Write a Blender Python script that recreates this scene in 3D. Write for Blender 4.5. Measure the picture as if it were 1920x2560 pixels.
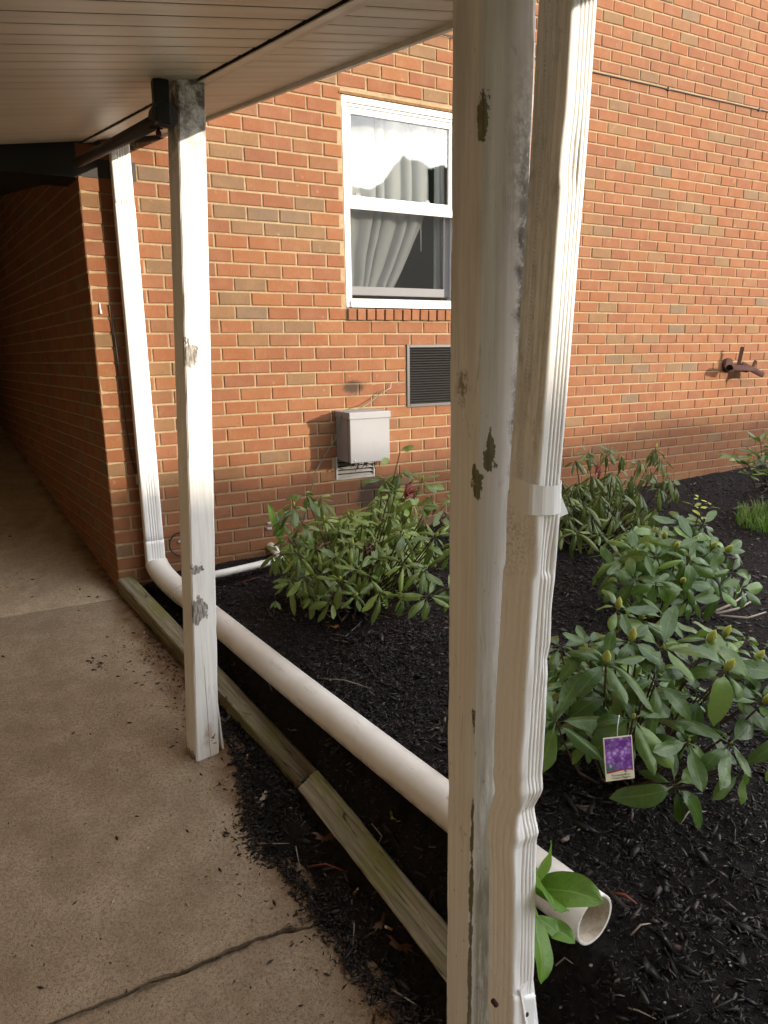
import bpy, bmesh, math, random
import numpy as np
from mathutils import Vector, Matrix, noise as MN

for o in list(bpy.data.objects): bpy.data.objects.remove(o, do_unlink=True)
SC = bpy.context.scene
COL = SC.collection
R = random.Random(7)
NR = np.random.default_rng(11)

# ------------------------------------------------------------------ camera, sky, sun, exposure
CAM = Vector((-0.46705, -4.29119, 1.32146))
RIGHT = Vector((0.88210763, -0.4708235, -0.01453856))
DOWN = Vector((-0.11547497, -0.18621862, -0.9756988))
FWD = Vector((0.45667457, 0.8623502, -0.21863319))
FPX = 1750.4155
cd = bpy.data.cameras.new('camera')
cd.sensor_fit = 'VERTICAL'; cd.sensor_height = 24.0; cd.lens = 24.0*FPX/2560.0
cd.clip_start = 0.02; cd.clip_end = 2000
cam = bpy.data.objects.new('camera', cd); COL.objects.link(cam)
mx = Matrix((RIGHT, -DOWN, -FWD)).transposed().to_4x4(); mx.translation = CAM
cam.matrix_world = mx
SC.camera = cam

SUN_TO = Vector((0.85, -1.0, 0.25)).normalized()          # towards the sun, low behind the viewer's right
SUN_EL = math.asin(SUN_TO.z); SUN_AZ = math.atan2(SUN_TO.x, SUN_TO.y)
W = bpy.data.worlds.new('World'); SC.world = W; W.use_nodes = True
wn = W.node_tree; wn.nodes.clear()
wo = wn.nodes.new('ShaderNodeOutputWorld'); wb = wn.nodes.new('ShaderNodeBackground')
sk = wn.nodes.new('ShaderNodeTexSky'); sk.sky_type = 'NISHITA'; sk.sun_disc = False
sk.sun_elevation = SUN_EL; sk.sun_rotation = SUN_AZ
sk.air_density = 1.0; sk.dust_density = 2.5; sk.ozone_density = 1.0
hs = wn.nodes.new('ShaderNodeHueSaturation'); hs.inputs['Saturation'].default_value = 0.35
wn.links.new(sk.outputs[0], hs.inputs['Color'])
# broken white cloud over the whole sky
tc = wn.nodes.new('ShaderNodeTexCoord'); mp = wn.nodes.new('ShaderNodeMapping'); mp.inputs['Scale'].default_value = (1, 1, 2.2)
cn = wn.nodes.new('ShaderNodeTexNoise'); cn.inputs['Scale'].default_value = 2.6; cn.inputs['Detail'].default_value = 7; cn.inputs['Roughness'].default_value = 0.6
cr = wn.nodes.new('ShaderNodeMapRange'); cr.interpolation_type = 'SMOOTHSTEP'; cr.inputs['From Min'].default_value = 0.36; cr.inputs['From Max'].default_value = 0.62
cm = wn.nodes.new('ShaderNodeMix'); cm.data_type = 'RGBA'; cm.inputs[7].default_value = (8.6, 8.8, 9.2, 1)
wn.links.new(tc.outputs['Generated'], mp.inputs['Vector']); wn.links.new(mp.outputs[0], cn.inputs['Vector']); wn.links.new(cn.outputs['Fac'], cr.inputs['Value'])
wn.links.new(cr.outputs[0], cm.inputs[0]); wn.links.new(hs.outputs[0], cm.inputs[6]); wn.links.new(cm.outputs[2], wb.inputs['Color'])
wb.inputs['Strength'].default_value = 0.15
wn.links.new(wb.outputs[0], wo.inputs['Surface'])
sd = bpy.data.lights.new('sun', 'SUN'); sd.energy = 2.1; sd.angle = math.radians(0.53); sd.color = (1.0, 0.86, 0.68)
sun = bpy.data.objects.new('sun', sd); COL.objects.link(sun)
sun.rotation_euler = SUN_TO.to_track_quat('Z', 'Y').to_euler(); sun.location = (6, -10, 8)
VS = SC.view_settings
VS.view_transform = 'Standard'; VS.look = 'None'; VS.gamma = 1.0; VS.use_curve_mapping = False
VS.exposure = 1.85

# ------------------------------------------------------------------ photograph geometry helpers
def ray(u, v):
    return RIGHT*((u-960)/FPX) + DOWN*((v-1280)/FPX) + FWD
def on(u, v, n, d=0.0):
    n = Vector(n); r = ray(u, v)
    return CAM + r*((d - n.dot(CAM))/n.dot(r))
def on_y(u, v, y=0.0): return on(u, v, (0, 1, 0), y)
def on_z(u, v, z=0.0): return on(u, v, (0, 0, 1), z)
def at(u, v, dep): return CAM + ray(u, v)*dep
def px(p):
    d = Vector(p)-CAM; z = d.dot(FWD)
    return (960+FPX*d.dot(RIGHT)/z, 1280+FPX*d.dot(DOWN)/z, z)

def sstep(a, b, x):
    t = min(1, max(0, (x-a)/(b-a))); return t*t*(3-2*t)

# ------------------------------------------------------------------ object helpers
def link(o, parent=None):
    COL.objects.link(o)
    if parent is not None: o.parent = parent
    return o
def tag(o, label=None, cat=None, group=None, kind=None):
    if label: o['label'] = label
    if cat: o['category'] = cat
    if group: o['group'] = group
    if kind: o['kind'] = kind
    return o
def empty(name, loc, label=None, cat=None, group=None):
    o = bpy.data.objects.new(name, None); o.location = loc; o.empty_display_size = 0.1
    return tag(link(o), label, cat, group)

def text_mesh(name, body, size, mat, align='LEFT'):
    cu = bpy.data.curves.new(name, 'FONT'); cu.body = body; cu.size = size; cu.align_x = align; cu.extrude = 0.00012; cu.resolution_u = 3
    to = bpy.data.objects.new('tmp', cu); COL.objects.link(to); bpy.context.view_layer.update()
    me = bpy.data.meshes.new_from_object(to.evaluated_get(bpy.context.evaluated_depsgraph_get()))
    bpy.data.objects.remove(to); bpy.data.curves.remove(cu); me.name = name; me.materials.clear(); me.materials.append(mat)
    return bpy.data.objects.new(name, me)
class MB:
    """collects verts/faces (world coordinates) with optional per-face material and colour attribute"""
    def __init__(s): s.v = []; s.f = []; s.c = []; s.sm = []
    def add(s, vs, fs, col=(1, 1, 1), smooth=False):
        b = len(s.v); s.v += [tuple(v) for v in vs]
        for f in fs: s.f.append(tuple(i+b for i in f)); s.c.append(col); s.sm.append(smooth)
    def box(s, lo, hi, col=(1, 1, 1)):
        x0, y0, z0 = lo; x1, y1, z1 = hi
        s.hexa([(x0, y0, z0), (x1, y0, z0), (x1, y1, z0), (x0, y1, z0), (x0, y0, z1), (x1, y0, z1), (x1, y1, z1), (x0, y1, z1)], col)
    def hexa(s, p, col=(1, 1, 1)):
        s.add(p, [(0, 3, 2, 1), (4, 5, 6, 7), (0, 1, 5, 4), (1, 2, 6, 5), (2, 3, 7, 6), (3, 0, 4, 7)], col)
    def bbox(s, lo, hi, b=0.004, col=(1, 1, 1)):
        bm = bmesh.new(); bmesh.ops.create_cube(bm, size=1)
        for v in bm.verts: v.co = Vector([(lo[i]+hi[i])/2 + v.co[i]*(hi[i]-lo[i]) for i in range(3)])
        bmesh.ops.bevel(bm, geom=bm.edges[:], offset=b, segments=2, affect='EDGES', profile=0.6)
        s.bm(bm, col)
    def bm(s, bm, col=(1, 1, 1), smooth=False):
        bm.verts.index_update()
        s.add([v.co for v in bm.verts], [[v.index for v in f.verts] for f in bm.faces], col, smooth); bm.free()
    def tube(s, pts, rad, n=8, col=(1, 1, 1), caps=True, smooth=True):
        pts = [Vector(p) for p in pts]; m = len(pts)
        rads = rad if isinstance(rad, (list, tuple)) else [rad]*m
        rings = []; up = None
        for i, p in enumerate(pts):
            t = (pts[min(i+1, m-1)]-pts[max(i-1, 0)]).normalized()
            if up is None:
                up = Vector((0, 0, 1)) if abs(t.z) < 0.9 else Vector((1, 0, 0))
            a = t.cross(up).normalized(); up = a.cross(t).normalized()
            rings.append([p + (a*math.cos(2*math.pi*k/n) + up*math.sin(2*math.pi*k/n))*rads[i] for k in range(n)])
        vs = [v for r in rings for v in r]; fs = []
        for i in range(m-1):
            for k in range(n): fs.append((i*n+k, i*n+(k+1) % n, (i+1)*n+(k+1) % n, (i+1)*n+k))
        b = len(s.v); s.add(vs, fs, col, smooth)
        if caps:
            s.f.append(tuple(b+k for k in reversed(range(n)))); s.c.append(col); s.sm.append(False)
            s.f.append(tuple(b+(m-1)*n+k for k in range(n))); s.c.append(col); s.sm.append(False)
    def mesh(s, name, mat, origin=(0, 0, 0)):
        me = bpy.data.meshes.new(name); ox, oy, oz = origin
        me.from_pydata([(x-ox, y-oy, z-oz) for x, y, z in s.v], [], s.f)
        if mat: me.materials.append(mat)
        if any(s.sm): me.polygons.foreach_set('use_smooth', s.sm)
        if any(c != (1, 1, 1) for c in s.c):
            a = me.color_attributes.new('tint', 'FLOAT_COLOR', 'CORNER')
            cnt = np.array([len(f) for f in s.f]); cc = np.repeat(np.array([list(c)+[1.0] for c in s.c], dtype=np.float32), cnt, axis=0)
            a.data.foreach_set('color', cc.ravel())
        me.update(); return me
    def build(s, name, mat, parent=None, origin=None):
        """parent's world location is subtracted so vertices stay in world space"""
        po = pworld(parent)
        o = bpy.data.objects.new(name, None if False else s.mesh(name, mat, origin or po))
        if origin is not None: o.location = Vector(origin)-Vector(po)
        return link(o, parent)
def pworld(p):
    w = Vector((0, 0, 0))
    while p is not None: w = w + p.location; p = p.parent
    return w

# ------------------------------------------------------------------ material helpers
class NT:
    def __init__(s, name, rough=0.6, spec=0.5):
        s.m = bpy.data.materials.new(name); s.m.use_nodes = True
        s.t = s.m.node_tree; s.b = s.t.nodes['Principled BSDF']; s.out = s.t.nodes['Material Output']
        s.b.inputs['Roughness'].default_value = rough; s.b.inputs['Specular IOR Level'].default_value = spec
    def n(s, t, **k):
        nd = s.t.nodes.new(t)
        for a, b in k.items(): setattr(nd, a, b)
        return nd
    def set(s, sock, val):
        if hasattr(val, 'is_output') or isinstance(val, bpy.types.NodeSocket): s.t.links.new(val, sock)
        elif isinstance(val, (tuple, list)) and len(val) == 3 and sock.type == 'RGBA': sock.default_value = (*val, 1)
        else: sock.default_value = val
    def obj(s): return s.n('ShaderNodeTexCoord').outputs['Object']
    def pos(s): return s.n('ShaderNodeNewGeometry').outputs['Position']
    def attr(s, name='tint'): return s.n('ShaderNodeAttribute', attribute_name=name).outputs['Color']
    def map(s, vec, scale=(1, 1, 1), rot=(0, 0, 0), loc=(0, 0, 0)):
        m = s.n('ShaderNodeMapping'); s.set(m.inputs['Vector'], vec); m.inputs['Scale'].default_value = scale
        m.inputs['Rotation'].default_value = rot; m.inputs['Location'].default_value = loc; return m.outputs[0]
    def noise(s, vec, scale, detail=4, rough=0.55, dist=0.0):
        m = s.n('ShaderNodeTexNoise'); s.set(m.inputs['Vector'], vec); m.inputs['Scale'].default_value = scale
        m.inputs['Detail'].default_value = detail; m.inputs['Roughness'].default_value = rough; m.inputs['Distortion'].default_value = dist
        return m.outputs['Fac']
    def voro(s, vec, scale, feature='F1', out='Distance', rnd=1.0):
        m = s.n('ShaderNodeTexVoronoi', feature=feature); s.set(m.inputs['Vector'], vec); m.inputs['Scale'].default_value = scale
        m.inputs['Randomness'].default_value = rnd
        return m.outputs[out]
    def ramp(s, fac, lo, hi, a=0.0, b=1.0):
        m = s.n('ShaderNodeMapRange', interpolation_type='SMOOTHSTEP'); s.set(m.inputs['Value'], fac)
        for k, v in zip(('From Min', 'From Max', 'To Min', 'To Max'), (lo, hi, a, b)): m.inputs[k].default_value = v
        return m.outputs[0]
    def math(s, op, a, b=0.0, c=None):
        m = s.n('ShaderNodeMath', operation=op); s.set(m.inputs[0], a); s.set(m.inputs[1], b)
        if c is not None: s.set(m.inputs[2], c)
        return m.outputs[0]
    def mul(s, *a):
        r = a[0]
        for x in a[1:]: r = s.math('MULTIPLY', r, x)
        return r
    def mx(s, *a):
        r = a[0]
        for x in a[1:]: r = s.math('MAXIMUM', r, x)
        return r
    def mix(s, fac, a, b, mode='MIX'):
        m = s.n('ShaderNodeMix', data_type='RGBA', blend_type=mode); s.set(m.inputs[0], fac); s.set(m.inputs[6], a); s.set(m.inputs[7], b)
        return m.outputs[2]
    def sep(s, vec):
        m = s.n('ShaderNodeSeparateXYZ'); s.set(m.inputs[0], vec); return m.outputs
    def warp(s, vec, scale, amt):
        m = s.n('ShaderNodeTexNoise'); s.set(m.inputs['Vector'], vec); m.inputs['Scale'].default_value = scale; m.inputs['Detail'].default_value = 4; m.inputs['Roughness'].default_value = 0.65
        a = s.n('ShaderNodeVectorMath', operation='SUBTRACT'); s.set(a.inputs[0], m.outputs['Color']); a.inputs[1].default_value = (0.5, 0.5, 0.5)
        b = s.n('ShaderNodeVectorMath', operation='MULTIPLY_ADD'); s.set(b.inputs[0], a.outputs[0]); b.inputs[1].default_value = amt; s.set(b.inputs[2], vec)
        return b.outputs[0]
    def near(s, vec, p, r0, r1, scale=(1, 1, 1)):
        """1 inside r0 of p, 0 outside r1"""
        a = s.n('ShaderNodeVectorMath', operation='SUBTRACT'); s.set(a.inputs[0], vec); a.inputs[1].default_value = p
        b = s.n('ShaderNodeVectorMath', operation='MULTIPLY'); s.set(b.inputs[0], a.outputs[0]); b.inputs[1].default_value = scale
        c = s.n('ShaderNodeVectorMath', operation='LENGTH'); s.set(c.inputs[0], b.outputs[0])
        return s.ramp(c.outputs['Value'], r0, r1, 1.0, 0.0)
    def bump(s, h, strength=0.3, dist=0.01):
        m = s.n('ShaderNodeBump'); s.set(m.inputs['Height'], h); m.inputs['Strength'].default_value = strength; m.inputs['Distance'].default_value = dist
        s.t.links.new(m.outputs[0], s.b.inputs['Normal'])
    def fin(s, col=None, rough=None):
        if col is not None: s.set(s.b.inputs['Base Color'], col)
        if rough is not None: s.set(s.b.inputs['Roughness'], rough)
        return s.m

def m_brick():
    t = NT('brick_clay', 0.85, 0.25); p = t.pos()
    base = t.attr('tint')
    n1 = t.noise(p, 55, 5, 0.7); n2 = t.noise(p, 9, 3)
    c = t.mix(t.ramp(n1, 0.35, 0.75, 0.0, 0.35), base, (0.13, 0.055, 0.03))
    c = t.mix(t.ramp(n2, 0.4, 0.7, 0, 0.28), c, (0.27, 0.145, 0.08))
    c = t.mix(t.mul(t.ramp(t.noise(p, 1.1, 5, 0.6), 0.48, 0.7), 0.35), c, (0.12, 0.062, 0.036))
    sp = t.ramp(t.voro(p, 240), 0.0, 0.18, 1, 0)
    c = t.mix(t.mul(sp, t.ramp(t.noise(p, 30, 2), 0.5, 0.62), 0.75), c, (0.05, 0.03, 0.025))
    st = t.mx(t.near(p, (1.585, 0, 1.115), 0.0, 0.15, (1, 1, 1.7)), t.near(p, (1.75, 0, 0.36), 0.05, 0.26, (1, 1, 1.2)))
    st = t.ramp(t.math('ADD', t.mul(st, 0.62), t.mul(t.noise(p, 30, 6, 0.75), 0.62)), 0.5, 0.78)
    c = t.mix(t.mul(st, 0.85), c, (0.035, 0.026, 0.02))
    sc = t.mul(t.ramp(t.noise(p, 14, 6, 0.7), 0.60, 0.72), 0.38)
    c = t.mix(sc, c, (0.42, 0.30, 0.2))
    h = t.math('ADD', t.mul(n1, 0.6), t.mul(t.noise(p, 220, 2), 0.5))
    t.bump(h, 0.8, 0.005)
    return t.fin(c)
def m_mortar():
    t = NT('mortar_joint', 0.9, 0.2); p = t.pos()
    n = t.noise(p, 60, 4, 0.7)
    c = t.mix(t.ramp(n, 0.3, 0.7), (0.27, 0.195, 0.112), (0.35, 0.262, 0.158))
    d = t.mul(t.ramp(t.noise(p, 6, 4), 0.52, 0.72), 0.6)
    c = t.mix(d, c, (0.2, 0.13, 0.08))
    st = t.mx(t.near(p, (1.585, 0, 1.115), 0.0, 0.18, (1, 1, 1.6)), t.near(p, (1.75, 0, 0.36), 0.05, 0.28))
    c = t.mix(t.mul(st, 0.8), c, (0.05, 0.035, 0.025))
    t.bump(t.noise(p, 180, 3), 0.6, 0.004)
    return t.fin(c)
def m_post():
    """old white paint on square timber; object space: x,y across, z along from the foot"""
    t = NT('painted_timber', 0.55, 0.4); o = t.obj(); x, y, z = t.sep(o)
    g = t.noise(t.map(o, (90, 90, 3.0)), 1.0, 4, 0.6)
    paint = t.mix(t.ramp(g, 0.35, 0.75), (0.70, 0.69, 0.665), (0.80, 0.79, 0.77))
    dirt = t.ramp(t.noise(t.map(o, (9, 9, 1.6)), 1.0, 5, 0.65), 0.5, 0.75, 0, 0.5)
    paint = t.mix(dirt, paint, (0.43, 0.41, 0.37))
    crack = t.ramp(t.voro(t.map(o, (75, 75, 3.2)), 1.0, 'DISTANCE_TO_EDGE'), 0.0, 0.022, 1, 0)
    crack = t.mul(crack, t.ramp(t.noise(o, 7, 3), 0.5, 0.62))
    paint = t.mix(t.mul(crack, 0.55), paint, (0.20, 0.19, 0.16))
    wood = t.mix(t.ramp(t.noise(t.map(o, (160, 160, 5)), 1.0, 4), 0.3, 0.7), (0.10, 0.095, 0.06), (0.24, 0.225, 0.15))
    wood = t.mix(t.ramp(t.noise(o, 12, 3), 0.40, 0.6, 0, 0.7), wood, (0.13, 0.125, 0.045))
    return t, o, x, y, z, paint, wood
def m_post_near():
    t, o, x, y, z, paint, wood = m_post()
    w = 0.0889
    wo_ = t.warp(t.map(o, (1, 1, 1)), 34, (0.045, 0.0, 0.11))
    nz = t.noise(t.map(o, (85, 85, 20)), 1.0, 6, 0.75)
    edge = t.mul(t.ramp(x, 0.0, 0.017, 1, 0), t.ramp(y, 0.0, 0.010, 1, 0))      # front left arris
    backedge = t.mul(t.ramp(x, 0.0, 0.004, 1, 0), t.ramp(y, w-0.012, w-0.004, 0, 1))
    low = t.ramp(z, 0.7, 1.75, 1, 0.3)
    pe = t.mul(edge, t.ramp(t.noise(t.map(o, (5, 5, 5.5)), 1.0, 3, 0.6), 0.34, 0.52), low, 1.45)
    rightlow = t.mul(t.ramp(x, 0.016, 0.03), t.ramp(z, 0.2, 1.0, 1, 0), t.ramp(y, 0.0, 0.003, 1, 0), 0.75)
    blob = t.mx(t.mul(t.near(wo_, (0.0, 0.0, 2.315), 0.0, 0.05, (1.6, 1.6, 0.55)), 1.2), t.mul(t.near(wo_, (0.030, 0.0, 1.765), 0.0, 0.040, (1.2, 1, 0.6)), 1.25), t.mul(t.near(wo_, (0.004, 0.0, 1.715), 0.0, 0.030, (1.2, 1, 0.5)), 1.25),
                t.mul(t.near(wo_, (0.095, 0.0, 1.99), 0.0, 0.02, (1, 1, 0.16)), 1.2), t.mul(t.near(wo_, (0.0, 0.088, 0.9), 0.0, 0.012, (1, 1, 0.08)), 0.9))
    specks = t.mul(t.ramp(t.voro(t.map(o, (40, 40, 26)), 1.0), 0.06, 0.12, 1, 0), t.ramp(z, 0.9, 1.7, 0.9, 0.2))
    bias = t.mx(pe, rightlow, t.mul(backedge, 0.8), blob)
    peel = t.ramp(t.math('ADD', t.mul(nz, 0.95), t.mul(bias, 0.52)), 0.86, 0.90)
    scr = t.mul(t.ramp(t.noise(t.map(o, (120, 120, 28), (0.5, 0, 0)), 1.0, 4, 0.7), 0.66, 0.70), t.ramp(z, 0.3, 1.1, 1, 0.15))
    peel = t.mx(peel, t.mul(scr, 0.85), t.mul(specks, 0.7))
    mold = t.mul(t.ramp(t.noise(t.map(o, (110, 110, 60)), 1.0, 5, 0.75), 0.38, 0.50), t.mx(t.near(wo_, (0.098, 0, 2.10), 0.004, 0.028, (1.1, 1, 0.085)), t.near(wo_, (0.088, 0, 1.80), 0.0, 0.020, (1, 1, 0.10))), 1.3)
    paint = t.mix(t.mul(mold, 0.95), paint, (0.025, 0.022, 0.016))
    grime = t.mul(t.ramp(z, 0.7, 1.75, 1, 0), t.ramp(x, 0.006, 0.022), t.ramp(y, 0, 0.003, 1, 0), t.ramp(t.noise(t.map(o, (60, 60, 7)), 1.0, 5, 0.7), 0.34, 0.56))
    paint = t.mix(t.mul(grime, 0.7), paint, (0.20, 0.185, 0.095))
    alg = t.mul(t.ramp(t.noise(t.map(o, (55, 55, 40)), 1.0, 6, 0.75), 0.42, 0.56), t.mx(t.near(wo_, (-0.0, 0.045, 1.885), 0.006, 0.036, (1, 1.1, 0.9)), t.mul(t.near(wo_, (0.090, 0.0, 2.25), 0.0, 0.085, (1.7, 1, 0.36)), 0.8)))
    stain = t.mul(t.ramp(z, 1.7, 2.2, 0.0, 0.5), t.ramp(t.noise(t.map(o, (25, 25, 2)), 1.0, 4), 0.35, 0.65))
    paint = t.mix(stain, paint, (0.40, 0.385, 0.35))
    c = t.mix(t.mul(alg, 0.85), paint, (0.15, 0.13, 0.06))
    c = t.mix(peel, c, wood)
    t.bump(t.math('ADD', t.mul(peel, -0.8), t.mul(t.noise(t.map(o, (140, 140, 4)), 1.0, 3), 0.35)), 0.6, 0.003)
    return t.fin(c, t.ramp(peel, 0, 1, 0.5, 0.9))
def m_post_far():
    t, o, x, y, z, paint, wood = m_post()
    wo_ = t.warp(o, 30, (0.05, 0.0, 0.10))
    nz = t.noise(t.map(o, (95, 95, 26)), 1.0, 6, 0.78)
    f = t.ramp(y, 0.0, 0.004, 1, 0.2)
    blob = t.mx(t.near(wo_, (0.085, 0, 1.65), 0.015, 0.085, (1, 1, 0.8)), t.near(wo_, (0.035, 0, 1.71), 0.01, 0.07, (1, 1, 0.7)), t.near(wo_, (0.055, 0, 0.66), 0.02, 0.075, (1, 1, 0.7)),
                t.near(wo_, (0.06, 0, 0.83), 0.01, 0.05, (0.8, 1, 1.2)), t.near(wo_, (0.055, 0, 1.96), 0.0, 0.07), t.mul(t.ramp(x, 0, 0.006, 1, 0), t.ramp(z, 0.0, 1.3, 0.9, 0.1)))
    foot = t.ramp(z, 0.0, 0.13, 1.0, 0.0)
    peel = t.ramp(t.math('ADD', t.mul(nz, 0.8), t.mx(t.mul(blob, f, 0.62), t.mul(foot, t.ramp(y, 0, 0.01, 0.25, 0.62)))), 0.83, 0.90)
    c = t.mix(peel, paint, t.mix(t.ramp(t.noise(t.map(o, (130, 130, 30), (0.3, 0, 0)), 1, 3), 0.35, 0.65), (0.33, 0.32, 0.30), (0.13, 0.105, 0.08)))
    rust = t.mul(t.near(wo_, (0.062, 0, 0.12), 0.0, 0.075, (2.6, 1, 1)), t.ramp(t.noise(t.map(o, (60, 60, 6)), 1, 3), 0.3, 0.6))
    c = t.mix(t.mul(rust, 0.8), c, (0.30, 0.12, 0.02))
    hole = t.mx(t.near(wo_, (0.080, 0, 0.105), 0.006, 0.012), t.near(wo_, (0.083, 0, 0.075), 0.004, 0.009))
    c = t.mix(t.mul(hole, t.ramp(y, 0, 0.004, 1, 0)), c, (0.12, 0.05, 0.03))
    yel = t.mul(t.ramp(z, 0.0, 0.14, 0.7, 0), t.ramp(x, 0.03, 0.08))
    c = t.mix(yel, c, (0.62, 0.50, 0.33))
    topd = t.mul(t.ramp(z, 2.15, 2.5), t.ramp(t.noise(o, 25, 5, 0.7), 0.35, 0.6))
    c = t.mix(t.mul(topd, 0.9), c, (0.075, 0.052, 0.036))
    line = t.mul(t.ramp(t.math('ABSOLUTE', t.math('SUBTRACT', t.math('ADD', x, t.mul(t.noise(t.map(o, (0, 0, 3)), 1), 0.012)), 0.068)), 0.0006, 0.0016, 1, 0), t.ramp(z, 0.35, 0.45, 1, 0), t.ramp(y, 0, 0.003, 1, 0))
    c = t.mix(t.mul(line, 0.85), c, (0.09, 0.07, 0.05))
    t.bump(t.math('ADD', t.mul(peel, -0.8), t.mul(t.noise(t.map(o, (120, 120, 4)), 1.0, 3), 0.4)), 0.6, 0.003)
    return t.fin(c, t.ramp(peel, 0, 1, 0.5, 0.9))
def m_alu(name, dirt=0.6, base=(0.80, 0.80, 0.80)):
    t = NT(name, 0.42, 0.5); p = t.pos(); x, y, z = t.sep(p)
    st = t.noise(t.map(p, (70, 70, 1.6)), 1.0, 5, 0.65)
    bl = t.noise(t.map(p, (18, 18, 5)), 1.0, 5, 0.7)
    c = t.mix(t.mul(t.ramp(st, 0.45, 0.75), dirt), base, (0.42, 0.43, 0.40))
    c = t.mix(t.mul(t.ramp(bl, 0.52, 0.7), dirt*0.7), c, (0.47, 0.46, 0.42))
    sp = t.mul(t.ramp(t.voro(p, 75), 0.06, 0.1, 1, 0), t.ramp(t.noise(p, 12), 0.52, 0.6), 0.8)
    c = t.mix(sp, c, (0.22, 0.21, 0.17))
    t.bump(bl, 0.12, 0.004)
    return t.fin(c, t.ramp(st, 0.3, 0.8, 0.38, 0.6))
def m_alu_near():
    t = NT('aluminium_dirty', 0.4, 0.5); p = t.pos(); x, y, z = t.sep(p)
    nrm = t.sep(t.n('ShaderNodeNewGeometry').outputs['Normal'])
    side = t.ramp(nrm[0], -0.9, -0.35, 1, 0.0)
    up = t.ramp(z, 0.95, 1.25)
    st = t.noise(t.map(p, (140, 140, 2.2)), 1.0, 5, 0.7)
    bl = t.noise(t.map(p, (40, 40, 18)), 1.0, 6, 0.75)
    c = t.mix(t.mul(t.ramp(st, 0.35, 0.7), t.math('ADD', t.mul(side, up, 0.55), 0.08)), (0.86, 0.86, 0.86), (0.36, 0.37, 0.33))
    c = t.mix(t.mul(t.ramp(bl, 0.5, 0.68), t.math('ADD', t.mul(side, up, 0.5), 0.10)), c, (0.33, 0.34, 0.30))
    mold = t.mul(t.near(p, (0.275, -3.31, 1.0), 0.0, 0.075, (1.2, 0.6, 0.7)), t.ramp(t.noise(p, 170, 4, 0.7), 0.45, 0.6))
    c = t.mix(mold, c, (0.22, 0.21, 0.12))
    sp = t.mul(t.ramp(t.voro(p, 110), 0.05, 0.1, 1, 0), t.ramp(t.noise(p, 16), 0.5, 0.6), 0.85)
    c = t.mix(sp, c, (0.18, 0.17, 0.14))
    t.bump(t.noise(t.map(p, (25, 25, 14)), 1, 3), 0.10, 0.006)
    return t.fin(c, 0.42)
def m_pvc():
    t = NT('white_pvc', 0.38, 0.5); p = t.pos()
    n = t.noise(p, 7, 4); s2 = t.noise(t.map(p, (30, 6, 30)), 1.0, 5, 0.7)
    c = t.mix(t.ramp(n, 0.35, 0.7), (0.74, 0.715, 0.67), (0.66, 0.625, 0.565))
    c = t.mix(t.mul(t.ramp(s2, 0.58, 0.72), 0.45), c, (0.38, 0.35, 0.31))
    sc = t.ramp(t.noise(t.map(p, (90, 25, 90), (0.4, 0.7, 0.2)), 1.0, 6, 0.8), 0.70, 0.74)
    c = t.mix(t.mul(sc, 0.55), c, (0.25, 0.24, 0.22))
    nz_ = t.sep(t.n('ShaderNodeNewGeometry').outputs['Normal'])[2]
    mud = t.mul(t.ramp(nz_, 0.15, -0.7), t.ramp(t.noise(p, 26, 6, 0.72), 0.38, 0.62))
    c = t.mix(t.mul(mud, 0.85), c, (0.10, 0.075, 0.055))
    c = t.mix(t.mul(t.ramp(t.noise(p, 95, 4, 0.75), 0.64, 0.70), 0.5), c, (0.20, 0.17, 0.14))
    ins = t.mul(t.near(p, (0.60, -3.24, -0.02), 0.03, 0.09), t.ramp(t.noise(p, 60, 6, 0.75), 0.4, 0.62), t.ramp(t.n('ShaderNodeNewGeometry').outputs['Backfacing'], 0, 1))
    c = t.mix(ins, c, (0.12, 0.075, 0.04))
    return t.fin(c)
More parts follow.
